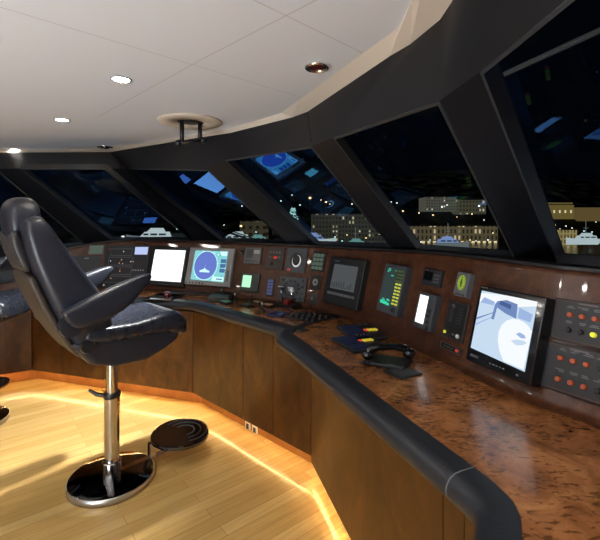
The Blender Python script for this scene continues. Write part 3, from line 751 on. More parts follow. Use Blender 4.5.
# blue keypad strip
I = Inst('key_strip_panel', 'narrow strip of blue keys between the green display and the square thruster panel', 'keypad', [(268, 278.5), (275, 279), (272, 296), (265, 295.5)], .010)
I.body('strip_plate', M['char'], .002)
m = MB()
for q in range(5):
    for c in range(2): I.fbox(m, .12 + .40 * c, .06 + .185 * q, .46 + .40 * c, .2 + .185 * q, 0, .003)
m.build('blue_key', M['bluel'], I.root)
# thruster panel
I = Inst('thruster_panel', 'square dark panel with a ring of round switches and two white toggles', 'panel', [(280, 276), (307.5, 278), (303, 302.5), (277.5, 299)], .014)
I.body('panel_plate', M['dgrey'], .003)
for q in range(10):
    t = 2 * PI * q / 10; I.knob('round_switch', M['black'], .5 + .27 * math.cos(t), .52 + .30 * math.sin(t), .008, .006)
for (a, b) in ((.12, .85), (.15, .2), (.88, .85), (.88, .6), (.88, .35), (.85, .14), (.70, .1)): I.knob('round_switch', M['black'], a, b, .010, .007)
m = MB(); [I.mark(m, .5 + .40 * math.cos(2 * PI * q / 24), .52 + .42 * math.sin(2 * PI * q / 24), .003, .0015) for q in range(24)]; m.build('printed_ring', M['silver'], I.root)
for a in (.13, .50): I.part('white_toggle', M['wknob'], a - .1, .50, a + .1, .555, 0, .022, .003)
# olive keypad, small gauge, toggle plate
I = Inst('keypad', 'small dark keypad with a grid of dim green keys', 'keypad', [(312, 251.5), (325.5, 252.5), (323.5, 272), (310.5, 270.5)], .012)
I.body('housing', M['black'], .003)
for r_ in range(4):
    for c in range(3): I.part('key', M['e_dgreen'], .12 + .27 * c, .08 + .22 * r_, .34 + .27 * c, .25 + .22 * r_, 0, .003)
I = Inst('round_gauge', 'small square gauge with a pale round dial beside the big black display', 'gauge', [(311, 274.5), (321.5, 276), (319.5, 290), (309.5, 288.5)], .010)
I.body('housing', M['black'], .003); m = MB(); I.disc(m, .5, .5, .026, .001, 0); I.disc(m, .5, .5, .010, .002, 1)
for q in range(10): t = 2 * PI * q / 10; x, y = I.f(.5, .5); m.box((x + .018 * math.cos(t) - .002, y + .018 * math.sin(t) - .002, I.dep), (x + .018 * math.cos(t) + .002, y + .018 * math.sin(t) + .002, I.dep + .002), 1)
m.build('dial_face', [M['silver'], M['black']], I.root)
I = Inst('toggle_plate', 'small plain dark plate with one toggle under the pale round gauge', 'switch', [(309.5, 291), (318.8, 292), (317, 305.5), (307.8, 304)], .008)
I.body('switch_plate', M['brown'], .002); I.part('toggle', M['grey'], .4, .35, .6, .6, 0, .016, .002)
# big black display
I = Inst('plotter_display', 'big square black display with a dim grey screen and a row of pale keys', 'display', [(329.5, 257), (365, 259.5), (358, 309), (322, 303.5)], .05)
I.body('housing', M['black'], .006); I.part('screen', M['e_grey'], .17, .33, .84, .85, -.001, .001)
m = MB(); random.seed(5)
for q in range(9): a = .2 + .065 * q; I.fbox(m, a, .36, a + .035, .36 + random.uniform(.03, .14), .0005, .0014)
m.build('screen_trace', M['e_greyd'], I.root)
for q in range(8): I.part('key', M['grey'], .12 + .098 * q, .2, .20 + .098 * q, .255, 0, .004, .001)
m = MB(); [I.mark(m, .17 + .035 * q, .915, .005, .004) for q in range(4)]; m.build('lettering', M['silver'], I.root)
# echo sounder with CRT
I = Inst('echo_sounder', 'slate grey sounder with a tall dark tube screen and yellow key columns', 'sounder', [(387, 263.5), (406.5, 266.5), (396, 317), (374.5, 309)], .05)
I.body('housing', M['dgrey'], .006, n0=-.02)
m = MB(); I.fquad(m, [(.18, .16), (.63, .14), (.63, .93), (.22, .94), (.12, .86), (.08, .55), (.10, .25)], .001, 0)
for q in range(14):
    a = random.uniform(.14, .5); I.fquad(m, [(a, .17 + .008 * q), (a + .12, .17 + .008 * q), (a + .12, .185 + .008 * q), (a, .185 + .008 * q)], .0015, 1)
I.fquad(m, [(.13, .18), (.58, .16), (.58, .21), (.13, .23)], .0014, 1)
for (a, b, w) in ((.2, .86, .14), (.23, .89, .1), (.4, .76, .12), (.2, .83, .06), (.56, .87, .04)): I.fquad(m, [(a, b), (a + w, b), (a + w, b + .018), (a, b + .018)], .0015, 1)
m.build('screen', [M['e_crt'], M['e_crtg']], I.root)
for q in range(11):
    for c in range(2): I.part('yellow_key', M['e_lime'] if q < 7 else M['e_diald'], .69 + .15 * c, .205 + .066 * q, .79 + .15 * c, .24 + .066 * q, 0, .004)
I.knob('dial', M['black'], .80, .1, .012, .012)
# dark autopilot, white plotter unit
I = Inst('autopilot_head', 'blank dark grey instrument head above the white lit unit', 'instrument', [(424, 267.5), (442.5, 271), (438.5, 287.5), (420.5, 284)], .018)
I.body('housing', M['char'], .004); I.part('display', M['black_gloss'], .1, .3, .58, .82, 0, .001)
for q in range(6): I.part('key', M['grey'], .66 + .15 * (q % 2), .22 + .2 * (q // 2), .76 + .15 * (q % 2), .32 + .2 * (q // 2), 0, .003)
m = MB(); I.mark(m, .2, .9, .012, .002); m.build('lettering', M['silver'], I.root)
I = Inst('gps_unit', 'tall grey instrument with a bright white screen and four black keys', 'instrument', [(420, 291.5), (437.5, 295.5), (428.5, 331.5), (411, 325.5)], .035)
I.body('housing', M['dgrey'], .006, n0=-.015); I.part('screen', M['e_white'], .12, .14, .60, .92, -.001, .001)
for q in range(3): I.part('key', M['black'], .70, .16 + .14 * q + (.05 if q else .03), .86, .25 + .14 * q + (.05 if q else .03), 0, .005, .002)
I.knob('dial', M['black'], .82, .09, .012, .008)
# yellow green dial
I = Inst('wind_dial', 'small grey instrument with a glowing yellow green dial', 'dial', [(458, 271), (470, 273.5), (465, 298), (452.5, 294.5)], .03)
I.body('housing', M['grey'], .005, n0=-.015); m = MB(); x, y = I.f(.5, .57)
m.add([V((x + .027 * math.cos(2 * PI * j / 24), y + .036 * math.sin(2 * PI * j / 24), I.dep + .001)) for j in range(24)], [tuple(range(24))], 0)
m.add([V((x - .004, y - .022, I.dep + .002)), V((x + .004, y - .022, I.dep + .002)), V((x + .008, y, I.dep + .002)), V((x, y + .03, I.dep + .002)), V((x - .008, y, I.dep + .002))], [(0, 1, 2, 3, 4)], 1)
for q in range(12): t = 2 * PI * q / 12; m.box((x + .021 * math.cos(t) - .002, y + .029 * math.sin(t) - .002, I.dep), (x + .021 * math.cos(t) + .002, y + .029 * math.sin(t) + .002, I.dep + .002), 1)
m.build('dial_face', [M['e_dial'], M['e_diald']], I.root)
for q in range(4): I.part('key', M['dgrey'], .12 + .21 * q, .05, .26 + .21 * q, .12, 0, .003)
# lamp panel and strip
I = Inst('lamp_panel', 'upright black panel of tiny print with a yellow and a white lamp', 'panel', [(449.5, 300), (470, 304.5), (461.5, 344), (441.5, 335.5)], .010)
I.body('panel_plate', M['brown'], .003); I.part('inner_plate', M['black'], .08, .06, .92, .95, 0, .002)
m = MB()
for q in range(6): I.fbox(m, .55, .45 + .075 * q, .80, .458 + .075 * q, .002, .0025); I.fbox(m, .2, .45 + .06 * q, .38, .456 + .06 * q, .002, .0025)
I.fbox(m, .2, .86, .36, .90, .002, .0025); I.fbox(m, .26, .82, .38, .85, .002, .0025); m.build('lettering', M['grey'], I.root)
I.knob('yellow_lamp', M['yknob'], .14, .14, .008, .008); I.knob('white_lamp', M['wknob'], .78, .14, .010, .010); I.part('slot', M['rubber'], .1, .22, .28, .42, .001, .004); m = MB(); I.fbox(m, .48, .12, .6, .17, .002, .003); m.build('small_key', M['silver'], I.root)
I = Inst('name_plate', 'small black strip with a silver outline at the foot of the black panel', 'plate', [(441.5, 341), (462.5, 349.5), (460.5, 355.5), (439.5, 347)], .006)
I.body('strip_plate', M['black'], .001)
m = MB(); [I.fbox(m, *q, 0, .001) for q in ((0, 0, 1, .1), (0, .9, 1, 1), (0, 0, .03, 1), (.97, 0, 1, 1), (.15, .45, .6, .55))]; m.build('silver_outline', M['silver'], I.root); I.part('red_mark', M['e_reda'], .72, .3, .86, .7, 0, .001)
# big camera monitor
I = Inst('camera_monitor', 'big black monitor showing a pale blue camera picture of a deck', 'monitor', [(481.5, 285.5), (546, 296.5), (531, 389), (463.5, 357)], .055)
I.body('housing', M['black_gloss'], .006, n0=.0)
m = MB(); I.fquad(m, [(.06, .17), (.90, .13), (.90, .93), (.06, .93)], .001, 0)
def cq(pts, mi, h=.0015): I.fquad(m, [(.06 + .84 * a, .15 + .78 * b) for a, b in pts], h, mi)
cq([(.0, .96), (.5, 1), (1, 1), (1, .93), (.45, .80), (.25, .86), (0, .8)], 1)
cq([(.02, .80), (.28, .80), (.30, .86), (.08, .9)], 3, .002); cq([(.30, .80), (.52, .72), (.72, .68), (.70, .90), (.50, .93), (.34, .88)], 2, .002); cq([(.74, .70), (.95, .68), (.97, .80), (.74, .86)], 3, .002)
cq([(.38, .84), (.60, .80), (.60, .87), (.40, .90)], 4, .0024)
cq([(.0, .50), (.34, .70), (.36, .72), (.0, .535)], 2, .0025); cq([(.0, .40), (.32, .62), (.33, .64), (.0, .43)], 3, .0025)
cq([(.29, .58), (.34, .58), (.36, .80), (.31, .80)], 2, .0028)
cq([(.64, .01), (.98, 0), (1, .56), (.94, .62), (.86, .66), (.76, .68), (.66, .67), (.57, .62), (.50, .54), (.465, .42), (.48, .28), (.54, .14)], 1, .002); cq([(.76, .46), (.86, .42), (.93, .44), (.90, .48), (.82, .50)], 3, .0026); cq([(.70, .34), (.80, .30), (.90, .33), (.96, .38), (.90, .40), (.78, .38)], 0, .0026)
m.build('screen', [M['e_cam'], M['e_cam_w'], M['e_cam_b'], M['e_cam_m'], M['e_cam_d']], I.root)
m = MB(); [I.mark(m, .09 + .035 * q, .085, .005, .005) for q in range(4)]; [I.mark(m, .04 + .02 * q, .975, .003, .002) for q in range(6)]; m.build('lettering', M['silver'], I.root)
for q in range(5): I.part('control_button', M['grey'], .40 + .05 * q, .065, .425 + .05 * q, .08, 0, .002)
I.part('power_button', M['silver'], .80, .055, .825, .075, 0, .003)
# switch panels
for (quad, lb, rows_) in (([(556, 297), (628, 309), (622, 356), (549, 336)], 'dark switch panel, upper of two, with one bright yellow knob', [(.64, 'orange orange orange orange orange'), (.28, 'black black yknob black black')]),
                          ([(548, 339), (621, 359), (612, 416), (537, 379.5)], 'dark switch panel, lower of two, with two rows of orange knobs', [(.70, 'orange orange orange black black'), (.26, 'orange orange orange black black')])):
    I = Inst('switch_panel', lb, 'panel', quad, .008, 'switch panels beside the camera monitor')
    I.body('panel_plate', M['char'], .003)
    m = MB(); [I.fbox(m, *q, 0, .001) for q in ((.03, .04, .97, .048), (.03, .95, .97, .958), (.03, .04, .034, .958))]; m.build('brown_outline', M['rim'], I.root)
    pr = MB()
    for b, row in rows_:
        for q, c in enumerate(row.split()):
            a = .27 + .175 * q
            if a > .98: continue
            I.knob('switch_knob', M[c], a, b, .0092, .013)
            for z in range(2): I.mark(pr, a + random.uniform(-.02, .02), b + .17 + .035 * z, random.uniform(.008, .017), .0016)
    I.mark(pr, .5, .93, .03, .002); pr.build('lettering', M['grey'], I.root)

# ------------------------------------------------------------------ things lying on the counter
plane_dir = (1, 0, 0)
def on_counter(z):
    return lambda px, py: (at(px, py, z), V((0, 0, 1)))
def flat(name, label, cat, quad, dep, group=None):       # quad TL TR BR BL on the counter; local x along the lower edge
    global plane_dir
    a = at(*quad[3], ZC); b = at(*quad[2], ZC); plane_dir = tuple((b - a).normalized())
    return Inst(name, label, cat, quad, dep, group, on_counter(ZC + .0015))

I = flat('helm_keyboard', 'slim dark keyboard tray on the counter under the white monitor and radar', 'keyboard', [(168, 287.5), (232, 289), (226, 294.5), (170, 293)], .014)
I.body('tray', M['char'], .004, n0=0)
m = MB()
for r_ in range(3):
    for c in range(10): I.fbox(m, .30 + .05 * c, .15 + .24 * r_, .335 + .05 * c, .33 + .24 * r_, 0, .003)
m.build('key_field', M['grey'], I.root)
I = flat('trackball', 'dark red trackball in a bright chrome plate on the counter', 'trackball', [(153, 292), (178, 293), (180, 300), (150, 299)], .012)
I.body('ball_plate', M['dchrome'], .005, n0=0); x, y = I.f(.55, .55); MB().ball((x, y, .02), .034, 18, 0, .8).build('ball', M['redglass'], I.root)
I = flat('control_box', 'low black box on the counter below the radar display', 'box', [(214, 289.5), (234, 290), (231, 297), (210, 297)], .04)
I.body('box_body', M['olive'], .006, n0=0); I.part('box_lid', M['black'], .1, .15, .9, .85, 0, .003)
# small levers, buttons and pads along the angled counter
specs = [((215, 300.5), 'tan', 'pad'), ((226, 303), 'green', 'pad'), ((235, 301), 'silver', 'lever'), ((247, 306), 'olive', 'pad'), ((251, 303), 'black', 'lever'), ((257, 303), 'tan', 'pad'), ((268, 306), 'tan', 'pad'), ((241, 296), 'tan', 'pad'), ((262, 311), 'silver', 'lever'), ((222, 296.5), 'silver', 'lever')]
green = mat('green_glow_pad', (.10, .32, .24), .3, ems=.12); M['green'] = green
lbls = ['flat tan control pad on the counter close to the black box', 'flat pale green control pad on the angled counter', 'short silver ended lever just behind the pale green pad', 'flat olive control pad below the bright green screen', 'short black lever below the bright green screen', 'flat tan control pad next to the short black lever', 'flat tan control pad next to the twin throttle levers', 'flat tan control pad directly below the bright green screen frame', 'short silver ended lever near the padded edge by the throttle', 'short silver ended lever against the black box']
cdir = (Q[3] - Q[2]).normalized()
for (p, c, kind), lb in zip(specs, lbls):
    P = at(*p, ZC + .001); ang = math.atan2(cdir.y, cdir.x)
    if kind == 'pad':
        r = empty('control_pad', P, lb, 'control', 'small controls on the angled counter', rz=ang)
        MB().box((-.05, -.035, 0), (.05, .035, .012)).build('pad_plate', M['black'], r, bevel=.004)
        for a in (-.025, .02): MB().box((a - .016, -.022, .010), (a + .018, .02, .018)).build('pad_key', M[c], r, bevel=.004)
    else:
        r = empty('control_lever', P, lb, 'lever', 'small controls on the angled counter', rz=ang)
        MB().lathe([(.024, 0), (.022, .014), (.008, .02)], n=16).build('lever_base', M['black'], r, autos=True)
        mm = MB(); mm.tube([(0, 0, .012), (.004, 0, .05)], .006); mm.build('lever_stem', M['black'], r); MB().ball((.004, 0, .056), .013, 12).build('lever_tip', M[c], r)
# twin throttle
P = at(288, 306, ZC + .001)
r = empty('throttle_control', P, 'twin chrome throttle levers with a red centre on a black base', 'throttle', rz=math.atan2(cdir.y, cdir.x))
MB().box((-.10, -.06, 0), (.10, .06, .018)).build('base_plate', M['black'], r, bevel=.006)
m = MB(); m.lathe([(.034, -.026), (.036, 0), (.034, .026)], Matrix.Translation((0, 0, .02)) @ Matrix.Rotation(PI / 2, 4, 'Y'), 24); m.build('pivot_housing', M['red'], r, autos=True)
for sx in (-.05, .05):
    m = MB(); m.tube([(sx, 0, .03), (sx * 1.1, -.015, .09), (sx * 1.15, -.02, .125)], [.008, .007, .009]); m.build('throttle_lever', M['chrome'], r)
    m = MB(); m.tube([(sx * 1.15 - .022, -.02, .132), (sx * 1.15 + .022, -.02, .132)], .012); m.build('throttle_grip', M['wknob'] if sx > 0 else M['black'], r)
I = flat('control_tray', 'thin blue black tray on the counter in front of the throttle base', 'tray', [(272, 311.5), (288, 311), (285, 317), (266, 315)], .008)
I.body('tray_plate', M['blue'], .003, n0=0); I.part('tray_key', M['bluel'], .6, .3, .85, .7, 0, .004)
# knob panel flush in the counter
I = flat('knob_panel', 'flat black panel of small black knobs where the two counters meet', 'panel', [(302, 310), (326, 317), (318, 325), (290, 318)], .004)
I.body('panel_plate', M['black'], .002, n0=0)
for r_ in range(3):
    for c in range(5): I.knob('knob', M['black'], .12 + .19 * c, .2 + .3 * r_, .011, .018)
m = MB(); [I.fbox(m, .1 + .1 * q, .02, .16 + .1 * q, .06, 0, .002) for q in range(8)]; m.build('lettering', M['silver'], I.root)
I = flat('flush_handle', 'flat black slot handle in the counter before the big black display', 'handle', [(316, 311.5), (342, 315), (338, 319), (312, 315)], .004)
I.body('handle_plate', M['black'], .002, n0=0); I.part('handle_slot', M['rubber'], .1, .3, .9, .7, 0, .002)
# two key panels
for (quad, lb, cols) in (([(336, 325.5), (369, 323.5), (388, 336.5), (353, 339)], 'sloping dark key panel with blue keys, farther of the pair', (('redkey', .62), ('yellow', .72), ('yellow', .82), ('yellow', .92))),
                         ([(332.5, 336), (366, 334), (391, 346), (350, 351.5)], 'sloping dark key panel with blue keys, nearer the padded edge', (('redkey', .52), ('yellow', .62), ('yellow', .72), ('yellow', .82)))):
    I = flat('button_console', lb, 'keypad', quad, .016, 'pair of key panels on the counter')
    I.body('panel_plate', M['char'], .004, n0=0)
    for r_ in range(3):
        for c in range(5): I.part('blue_key', M['blue'], .06 + .105 * c, .10 + .29 * r_, .15 + .105 * c, .32 + .29 * r_, 0, .004, .001)
    for cn, a in cols: I.part('lit_key', M[cn], a - .03, .44, a + .045, .56, 0, .006, .001)
    for q in range(3): I.knob('knob', M['black'], .68 + .1 * q, .85, .011, .016)
# telephone
P = at(388, 364, ZC + .001)
r = empty('telephone', P, 'black telephone with its handset lying in a cradle on the counter', 'telephone', rz=math.radians(-28)); r.scale = (.80, .80, .80)
MB().prism([(-.13, -.075), (.11, -.085), (.12, .085), (-.10, .09)], 0, .022).build('phone_base', M['black'], r, bevel=.005)
MB().box((.0, -.075, .018), (.11, .03, .026)).build('key_field', M['char'], r, bevel=.003)
m = MB(); hp = [(-.115, -.03, .045), (-.10, -.02, .075), (-.05, .005, .088), (.02, .04, .09), (.08, .07, .082), (.10, .08, .055)]
m.tube(hp, [.026, .024, .018, .018, .024, .028], 14); m.ball((-.112, -.03, .045), .036, 14, 0, .8); m.ball((.10, .08, .055), .038, 14, 0, .8)
m.build('handset', M['black_gloss'], r)
m = MB(); path = []
for q in range(90):
    t = q / 89; path.append((-.13 + .05 * math.sin(t * 3) + .011 * math.cos(q * 1.1), -.09 + .12 * t * 1.0 - .02 + .011 * math.sin(q * 1.1) * .5, .014 + .011 * (1 + math.sin(q * 1.1)) * .5))
m.tube(path, .0035, 6); m.build('coiled_cord', M['black'], r)
I = flat('message_pad', 'flat dark square pad on the counter beside the telephone', 'pad', [(402, 363.5), (425, 374.5), (398, 377.5), (386, 372)], .006)
I.body('pad_plate', M['char'], .002, n0=0); I.part('pad_face', M['dgrey'], .12, .15, .88, .85, 0, .001)
I = flat('counter_hatch', 'small rectangular lid outlined in silver in the counter below the black panel', 'hatch', [(441, 360), (461, 371.5), (459, 376.5), (438, 363)], .001)
I.body('hatch_lid', M['burl'], 0, n0=0)
m = MB(); [I.fbox(m, *q, 0, .0008) for q in ((0, 0, 1, .06), (0, .94, 1, 1), (0, 0, .015, 1), (.985, 0, 1, 1))]; m.build('lid_outline', M['silver'], I.root)

# ------------------------------------------------------------------ outside: night harbour
def wiper(px0, py0, px1, py1, win, label):
    w = WIN[win]; n = (w[1] - w[0]).cross(w[3] - w[0]).normalized(); cen = sum(w, V()) / 4
    if n.dot(cen - CAMO) < 0: n = -n
    a = hit_plane(px0, py0, w[3] + n * .06, n); b = hit_plane(px1, py1, w[3] + n * .06, n)
    r = empty('windscreen_wiper', tuple(a), label, 'wiper', 'windscreen wipers')
    m = MB(); m.tube([a, a.lerp(b, .5), b], [.016, .012, .008], 6); rel(r, m.build('wiper_arm', M['black']))
    m = MB(); q = a.lerp(b, .35); m.tube([q + n * .012 + V((.03, 0, .0)), b + n * .012 + V((.03, 0, 0))], .006, 6); rel(r, m.build('wiper_blade', M['rubber']))
wiper(208, 225, 262, 244, 2, 'thin black wiper lying low across the second window from the chair')
wiper(352, 198, 392, 247, 3, 'thin black wiper standing beside the slanted pillar of the hotel view window')
wiper(493, 207, 520, 259, 4, 'thin black wiper beside the widest slanted pillar')
# exterior rail seen through the near window
r = empty('deck_rail', tuple(atd(545, 55, 4)), 'pale grey rail running outside the large near window', 'rail')
a = atd(484, 83.5, 3.4); b = atd(640, 12, 2.6)
m = MB(); m.tube([a, b], .021, 10); rel(r, m.build('rail_bar', mat('grey_rail', (.3, .3, .29), .6, ems=.06)))
m = MB(); m.tube([b, b + V((0, 0, -3))], .03, 8); m.tube([a, a + V((-.8, .2, -.2))], .025, 8); rel(r, m.build('rail_post', M['grey']))

WZ = -7.0
wmat, nt, b = nodes('night_water'); setp(b, col=(.004, .006, .01), rough=.12)
no = nt.nodes.new('ShaderNodeTexNoise'); no.inputs['Scale'].default_value = .6; tc = nt.nodes.new('ShaderNodeTexCoord'); nt.links.new(tc.outputs['Object'], no.inputs['Vector'])
bp_ = nt.nodes.new('ShaderNodeBump'); bp_.inputs['Strength'].default_value = .5; bp_.inputs['Distance'].default_value = .5; nt.links.new(no.outputs['Fac'], bp_.inputs['Height']); nt.links.new(bp_.outputs['Normal'], b.inputs['Normal'])
struct(MB().quad([V((-400, 15, WZ)), V((400, 15, WZ)), V((500, 420, WZ)), V((-500, 420, WZ))]).build('harbour_water', wmat))
hm, nt, b = nodes('dark_hillside'); setp(b, col=(.008, .012, .006), rough=1)
no = nt.nodes.new('ShaderNodeTexNoise'); no.inputs['Scale'].default_value = .12; no.inputs['Detail'].default_value = 6; tc = nt.nodes.new('ShaderNodeTexCoord'); nt.links.new(tc.outputs['Object'], no.inputs['Vector'])
rr = ramp(nt, [(.5, (0, 0, 0)), (.75, (.012, .014, .008))]); nt.links.new(no.outputs['Fac'], rr.inputs['Fac']); nt.links.new(rr.outputs['Color'], b.inputs['Emission Color']); b.inputs['Emission Strength'].default_value = .8
cols = []
for q in range(61):
    x = -330 + q * 12; ht = 42 + 14 * math.sin(q * .23) + 6 * math.sin(q * .71) + (10 if q > 40 else 0)
    if q < 24: ht *= .35
    cols.append([V((x, 178, WZ)), V((x, 184, WZ + 2)), V((x * 1.15, 230, WZ + ht * .45)), V((x * 1.3, 300, WZ + ht * .85)), V((x * 1.4, 360, WZ + ht))])
mb = MB(); k = 5
mb.add([p for c in cols for p in c], [(i * k + j, (i + 1) * k + j, (i + 1) * k + j + 1, i * k + j + 1) for i in range(60) for j in range(4)], 0, True)
struct(mb.build('hills', hm))

def building(name, label, px0, py0, px1, py1, D, m_wall, depth=12, roof=None, extra=None, ang=0):
    a = atd(px0, py1, D); b = atd(px1, py0, D); W = b.x - a.x; H = b.z - a.z
    r = empty(name, tuple(a), label, 'building', None, rz=ang)
    MB().box((0, 0, -3), (W, depth, H)).build('facade', m_wall, r)
    MB().box((-.3, -.6, H), (W + .3, depth, H + .35)).build('roof_slab', roof or mat('roof_dark', (.05, .05, .05), .8), r)
    if extra: extra(r, W, H)
    return r
def arcade(r, W, H):
    m = MB(); n = max(3, int(W / 2.2))
    for q in range(n): m.box((W * (q + .25) / n, -.15, -.5), (W * (q + .75) / n, -.05, H * .28))
    m.build('lit_arcade', emit('arcade_warm', (1, .78, .42), 1.6), r)
def slabs(r, W, H):
    for q in range(1, 4):
        MB().box((-.2, -.9, H * q / 4 - .12), (W + .2, 0, H * q / 4 + .12)).build('balcony_slab', emit('slab_dim', (.55, .55, .42), .09), r)
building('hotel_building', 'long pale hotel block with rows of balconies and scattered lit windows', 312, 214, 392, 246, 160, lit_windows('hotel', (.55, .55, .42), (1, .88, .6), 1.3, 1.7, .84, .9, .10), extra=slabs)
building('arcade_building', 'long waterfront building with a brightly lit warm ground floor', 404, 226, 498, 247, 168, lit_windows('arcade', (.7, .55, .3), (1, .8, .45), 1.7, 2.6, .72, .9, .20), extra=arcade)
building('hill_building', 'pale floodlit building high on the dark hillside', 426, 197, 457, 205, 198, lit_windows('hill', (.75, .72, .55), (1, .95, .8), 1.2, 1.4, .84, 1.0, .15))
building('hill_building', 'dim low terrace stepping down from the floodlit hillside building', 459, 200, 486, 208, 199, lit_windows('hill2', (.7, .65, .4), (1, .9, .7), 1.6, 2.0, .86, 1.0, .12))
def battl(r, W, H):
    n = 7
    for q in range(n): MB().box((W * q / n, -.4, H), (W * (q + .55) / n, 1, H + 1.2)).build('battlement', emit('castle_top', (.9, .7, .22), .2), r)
    for q in range(5): MB().box((W * (q + .3) / 5, -.1, 0), (W * (q + .6) / 5, -.02, H * .35)).build('floodlight_pool', emit('castle_pool', (1, .85, .45), 1.3), r)  # pools of light as glowing boxes, no floodlights stand there
building('castle', 'small yellow floodlit castle with battlements on the ridge', 546, 205, 574, 213, 198, emit('castle_wall', (.85, .62, .18), .26), 10, extra=battl)  # floodlight put into the glowing wall colour
building('castle_wall', 'long yellow floodlit wall on the ridge beside the castle', 578, 207.5, 640, 215, 198, emit('castle_wall2', (.8, .55, .2), .22), 10, extra=None)  # floodlight painted in as wall glow here too
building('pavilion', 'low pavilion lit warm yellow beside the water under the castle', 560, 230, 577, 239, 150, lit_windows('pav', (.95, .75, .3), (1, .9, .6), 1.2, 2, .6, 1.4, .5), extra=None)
building('quay_house', 'small ochre quay house with one bright wall lamp', 240, 221, 266, 238, 150, lit_windows('house', (.5, .42, .25), (1, .75, .35), 2.6, 2.6, .86, 1.2, .14))
building('far_house', 'row of low dim houses behind the pale yacht', 272, 216, 300, 232, 185, lit_windows('house2', (.3, .3, .22), (1, .8, .5), 2.2, 2.4, .78, .9, .07))
building('far_house', 'faint low shed behind the moored yacht seen past the helm chair', 165, 233, 192, 240, 170, lit_windows('house3', (.3, .4, .4), (.8, 1, .9), 1.4, 1.6, .9, .8, .08))

YM = dict(hull=emit('yacht_hull', (.62, .72, .72), .32), deck=emit('yacht_cabin', (.75, .9, .92), 1.0), teal=emit('yacht_teal', (.35, .8, .75), .55), win=emit('yacht_glass', (.02, .03, .04), 1), mast=emit('yacht_mast', (.6, .7, .7), .5), bluew=emit('yacht_blue', (.35, .5, .95), .9))  # glow put into hull, cabin and mast colours in place of light on them
def yacht(label, px, py, wpx, D, hull='hull', cabin='deck', mast=True, flip=1):
    p = atd(px, py, D); Lh = wpx * D / FPX
    r = empty('yacht', tuple(p), label, 'yacht', 'moored yachts')
    h = Lh * .13; f = flip
    rings = []
    for t, w, z in ((-.5, .10, 0), (-.2, .14, .0), (.15, .13, .01), (.38, .07, .05), (.5, .005, .12)):
        x = t * Lh * f; b = w * Lh; zt = h * (1 + z * 3)
        rings.append([V((x, -b, zt)), V((x, -b * .75, 0)), V((x, 0, -h * .4)), V((x, b * .75, 0)), V((x, b, zt))])
    MB().loft(rings, True, 0, False).build('hull', YM[hull], r)
    m = MB(); m.prism([(-.42 * Lh * f, 0), (.18 * Lh * f, 0), (.08 * Lh * f, h * .8), (-.38 * Lh * f, h * .8)], -Lh * .09, Lh * .09, 0, Matrix.Translation((0, 0, h)) @ Matrix.Rotation(PI / 2, 4, 'X')); m.build('cabin', YM[cabin], r)
    m = MB(); m.prism([(-.30 * Lh * f, 0), (.04 * Lh * f, 0), (-.04 * Lh * f, h * .6), (-.26 * Lh * f, h * .6)], -Lh * .07, Lh * .07, 0, Matrix.Translation((0, 0, h * 1.8)) @ Matrix.Rotation(PI / 2, 4, 'X')); m.build('flybridge', YM[cabin], r)
    m = MB(); [m.box((min(f * q0, f * q1) * Lh, -Lh * .093, h * 1.25), (max(f * q0, f * q1) * Lh, -Lh * .0905, h * 1.55)) for q0, q1 in ((-.36, -.22), (-.18, -.04), (0, .1))]; m.build('window_band', YM['win'], r)
    if mast:
        m = MB(); m.tube([(-.12 * Lh * f, 0, h * 2), (-.12 * Lh * f, 0, h * 5.4)], Lh * .006, 6); m.tube([(-.2 * Lh * f, 0, h * 3.6), (-.04 * Lh * f, 0, h * 3.6)], Lh * .005, 6); m.build('mast', YM['mast'], r)
    return r
yacht('long pale yacht bow moored beyond the far window, seen past the helm chair', 150, 243, 48, 80, 'hull', 'deck', False, -1)
yacht('white motor yacht moored behind the second window, brightest of the fleet', 232, 244, 40, 110, 'deck', 'deck', False, -1)
yacht('dim motor yacht moored beside the bright white yacht', 262, 244, 30, 120, 'hull', 'teal', False, 1)
yacht('pale yacht with a blue lit cabin moored before the hotel', 318, 244, 36, 110, 'deck', 'bluew', False, 1)
yacht('small dim yacht moored before the hotel beside a dark pillar', 352, 248, 30, 120, 'hull', 'teal', True, -1)
yacht('blue grey yacht with a thin mast moored before the warm arcade', 452, 247, 34, 120, 'hull', 'bluew', True, 1)
yacht('white yacht with a thin mast moored below the castle', 582, 243, 32, 110, 'deck', 'deck', True, -1)
yacht('small yacht with blue lights moored beside the wide pillar', 553, 244, 16, 120, 'bluew', 'bluew', False, 1)
# glowing tree by the quay
P = atd(293, 230, 140)
r = empty('lit_tree', tuple(P), 'tree wrapped in glowing teal lights on the quay', 'tree')
random.seed(11); m = MB()
for q in range(130):
    z = random.uniform(.3, 7.5); rad = 2.6 * (1 - z / 9) + .2; t = random.uniform(0, 2 * PI); rr_ = rad * math.sqrt(random.random())
    m.ball((rr_ * math.cos(t), rr_ * math.sin(t), z), random.uniform(.12, .36), 6)
m.build('light_garland', emit('garland', (.45, .95, .88), 1.5), r); m = MB(); m.tube([(0, 0, -3), (0, 0, 7.5)], [.3, .08]); m.build('trunk', M['dgrey'], r)

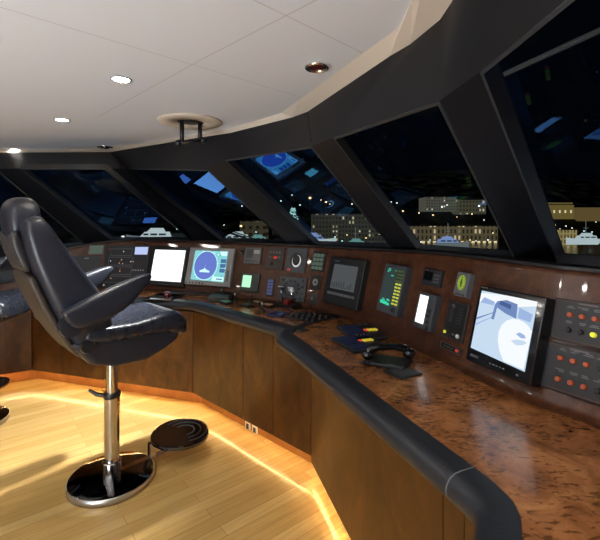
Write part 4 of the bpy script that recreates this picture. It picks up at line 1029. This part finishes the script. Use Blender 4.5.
# street lights
LM = [emit('street_warm', (1, .72, .35), 3.0), emit('street_white', (.95, .98, 1), 3.0), emit('street_teal', (.55, .95, .9), 2.4)]
pm = MB(); pm.ball((0, 0, 0), .3, 8); lampm = [None] * 3
def street(px, py, D, c, sc=1.):
    r = empty('street_lamp', tuple(atd(px, py, D)), ['distant warm street light on the far shore', 'distant white street light on the far shore', 'distant teal dock light on the far shore'][c], 'street light', ['warm street lights', 'white street lights', 'teal dock lights'][c])
    if lampm[c] is None:
        lampm[c] = (MB().ball((0, 0, 0), .3, 8).build('lamp_globe', LM[c], r), (lambda m: m.build('lamp_post', M['dgrey'], r))(MB().tube([(0, 0, -.2), (0, 0, -7.5)], .06, 5)))
    else:
        for o in lampm[c]:
            d = o.copy(); C.objects.link(d); d.parent = r
    r.scale = (sc, sc, sc)
for (px, py, c, s_) in ((123, 237, 1, 2.2), (156, 229, 2, 1.2), (177, 229, 2, 1.0), (242, 206, 1, .8), (241, 226, 0, 1.8), (224, 225, 1, .8), (274, 200, 1, 1.6), (281, 201, 2, 1), (292, 195, 2, .9), (300, 205, 2, 1.1), (310, 198, 0, 1.7), (326, 202, 0, 1.3), (330, 204, 0, .9), (321, 200, 0, .8), (352, 204, 1, 1), (391, 202, 1, .9), (397, 203, 1, .9), (403, 211, 0, 1.2), (419, 213, 0, 1.0), (433, 215, 0, 1.1), (442, 207, 1, 1.1), (447, 205, 1, .9), (457, 217, 0, .9), (472, 214, 0, 1), (479, 206, 1, 1.2), (484, 220, 1, .8), (498, 219, 1, 1.3), (504, 231, 1, .9), (489, 205, 0, .7), (534, 218, 0, .8), (543, 214, 0, .9), (555, 225, 0, 1), (572, 228, 1, .8), (596, 222, 1, .7), (584, 231, 2, 1), (592, 232, 2, 1), (552, 233, 2, 1.2), (560, 229, 0, .9), (310, 235, 2, 1.2), (335, 237, 2, 1.1), (342, 241, 2, 1), (328, 241, 2, 1.2), (366, 238, 0, 1.1), (380, 234, 0, 1.4), (384, 236, 1, .9), (415, 238, 1, 1), (430, 240, 2, 1), (440, 241, 2, .9), (470, 240, 0, 1), (476, 241, 1, .8), (256, 232, 2, 1), (277, 233, 1, .9), (251, 241, 2, .9), (222, 240, 2, .9), (286, 238, 2, 1.3), (299, 241, 1, 1.1), (306, 232, 2, 1.0), (316, 240, 1, 1.2), (347, 235, 0, 1), (357, 242, 2, 1.0), (372, 243, 1, 1), (388, 241, 0, 1.2), (246, 238, 1, 1.1), (231, 236, 1, 1.2), (213, 238, 2, 1), (270, 240, 1, 1.1), (407, 241, 0, 1.1), (421, 242, 1, 1.0), (463, 243, 2, 1), (488, 240, 1, 1.1), (493, 233, 0, 1), (566, 226, 1, .9), (590, 238, 2, 1.1)):
    street(px, py, 150 if py > 217 else 186, c, s_ * (.9 if py > 215 else 1.2))

# ------------------------------------------------------------------ light
def area(name, loc, tgt, sx, sy, e, col):
    l = bpy.data.lights.new(name, 'AREA'); l.shape = 'RECTANGLE'; l.size = sx; l.size_y = sy; l.energy = e; l.color = col
    o = bpy.data.objects.new(name, l); C.objects.link(o); o.location = loc; o.rotation_euler = (V(tgt) - V(loc)).to_track_quat('-Z', 'Y').to_euler(); return o
area('fill_uplight', (-1.9, -1.0, .55), (-1.7, .3, 2.2), 1.6, 1.4, 100, (.86, .93, 1))  # added fill behind the camera, brightens the ceiling from below
area('fill_light', (-.9, -1.2, 2.05), (-.6, 1.4, .6), 1.6, 1.0, 9, (1, .92, .82))  # added soft fill behind the camera, not a cabin fitting
w = bpy.data.worlds.new('night'); bpy.context.scene.world = w; w.use_nodes = True
bg = w.node_tree.nodes['Background']; bg.inputs['Color'].default_value = (.10, .16, .35, 1); bg.inputs['Strength'].default_value = .006
sc = bpy.context.scene
sc.view_settings.view_transform = 'Standard'; sc.view_settings.look = 'None'; sc.view_settings.exposure = 0
sc.cycles.max_bounces = 8; sc.cycles.transparent_max_bounces = 12; sc.cycles.use_denoising = True; sc.cycles.sample_clamp_indirect = 4
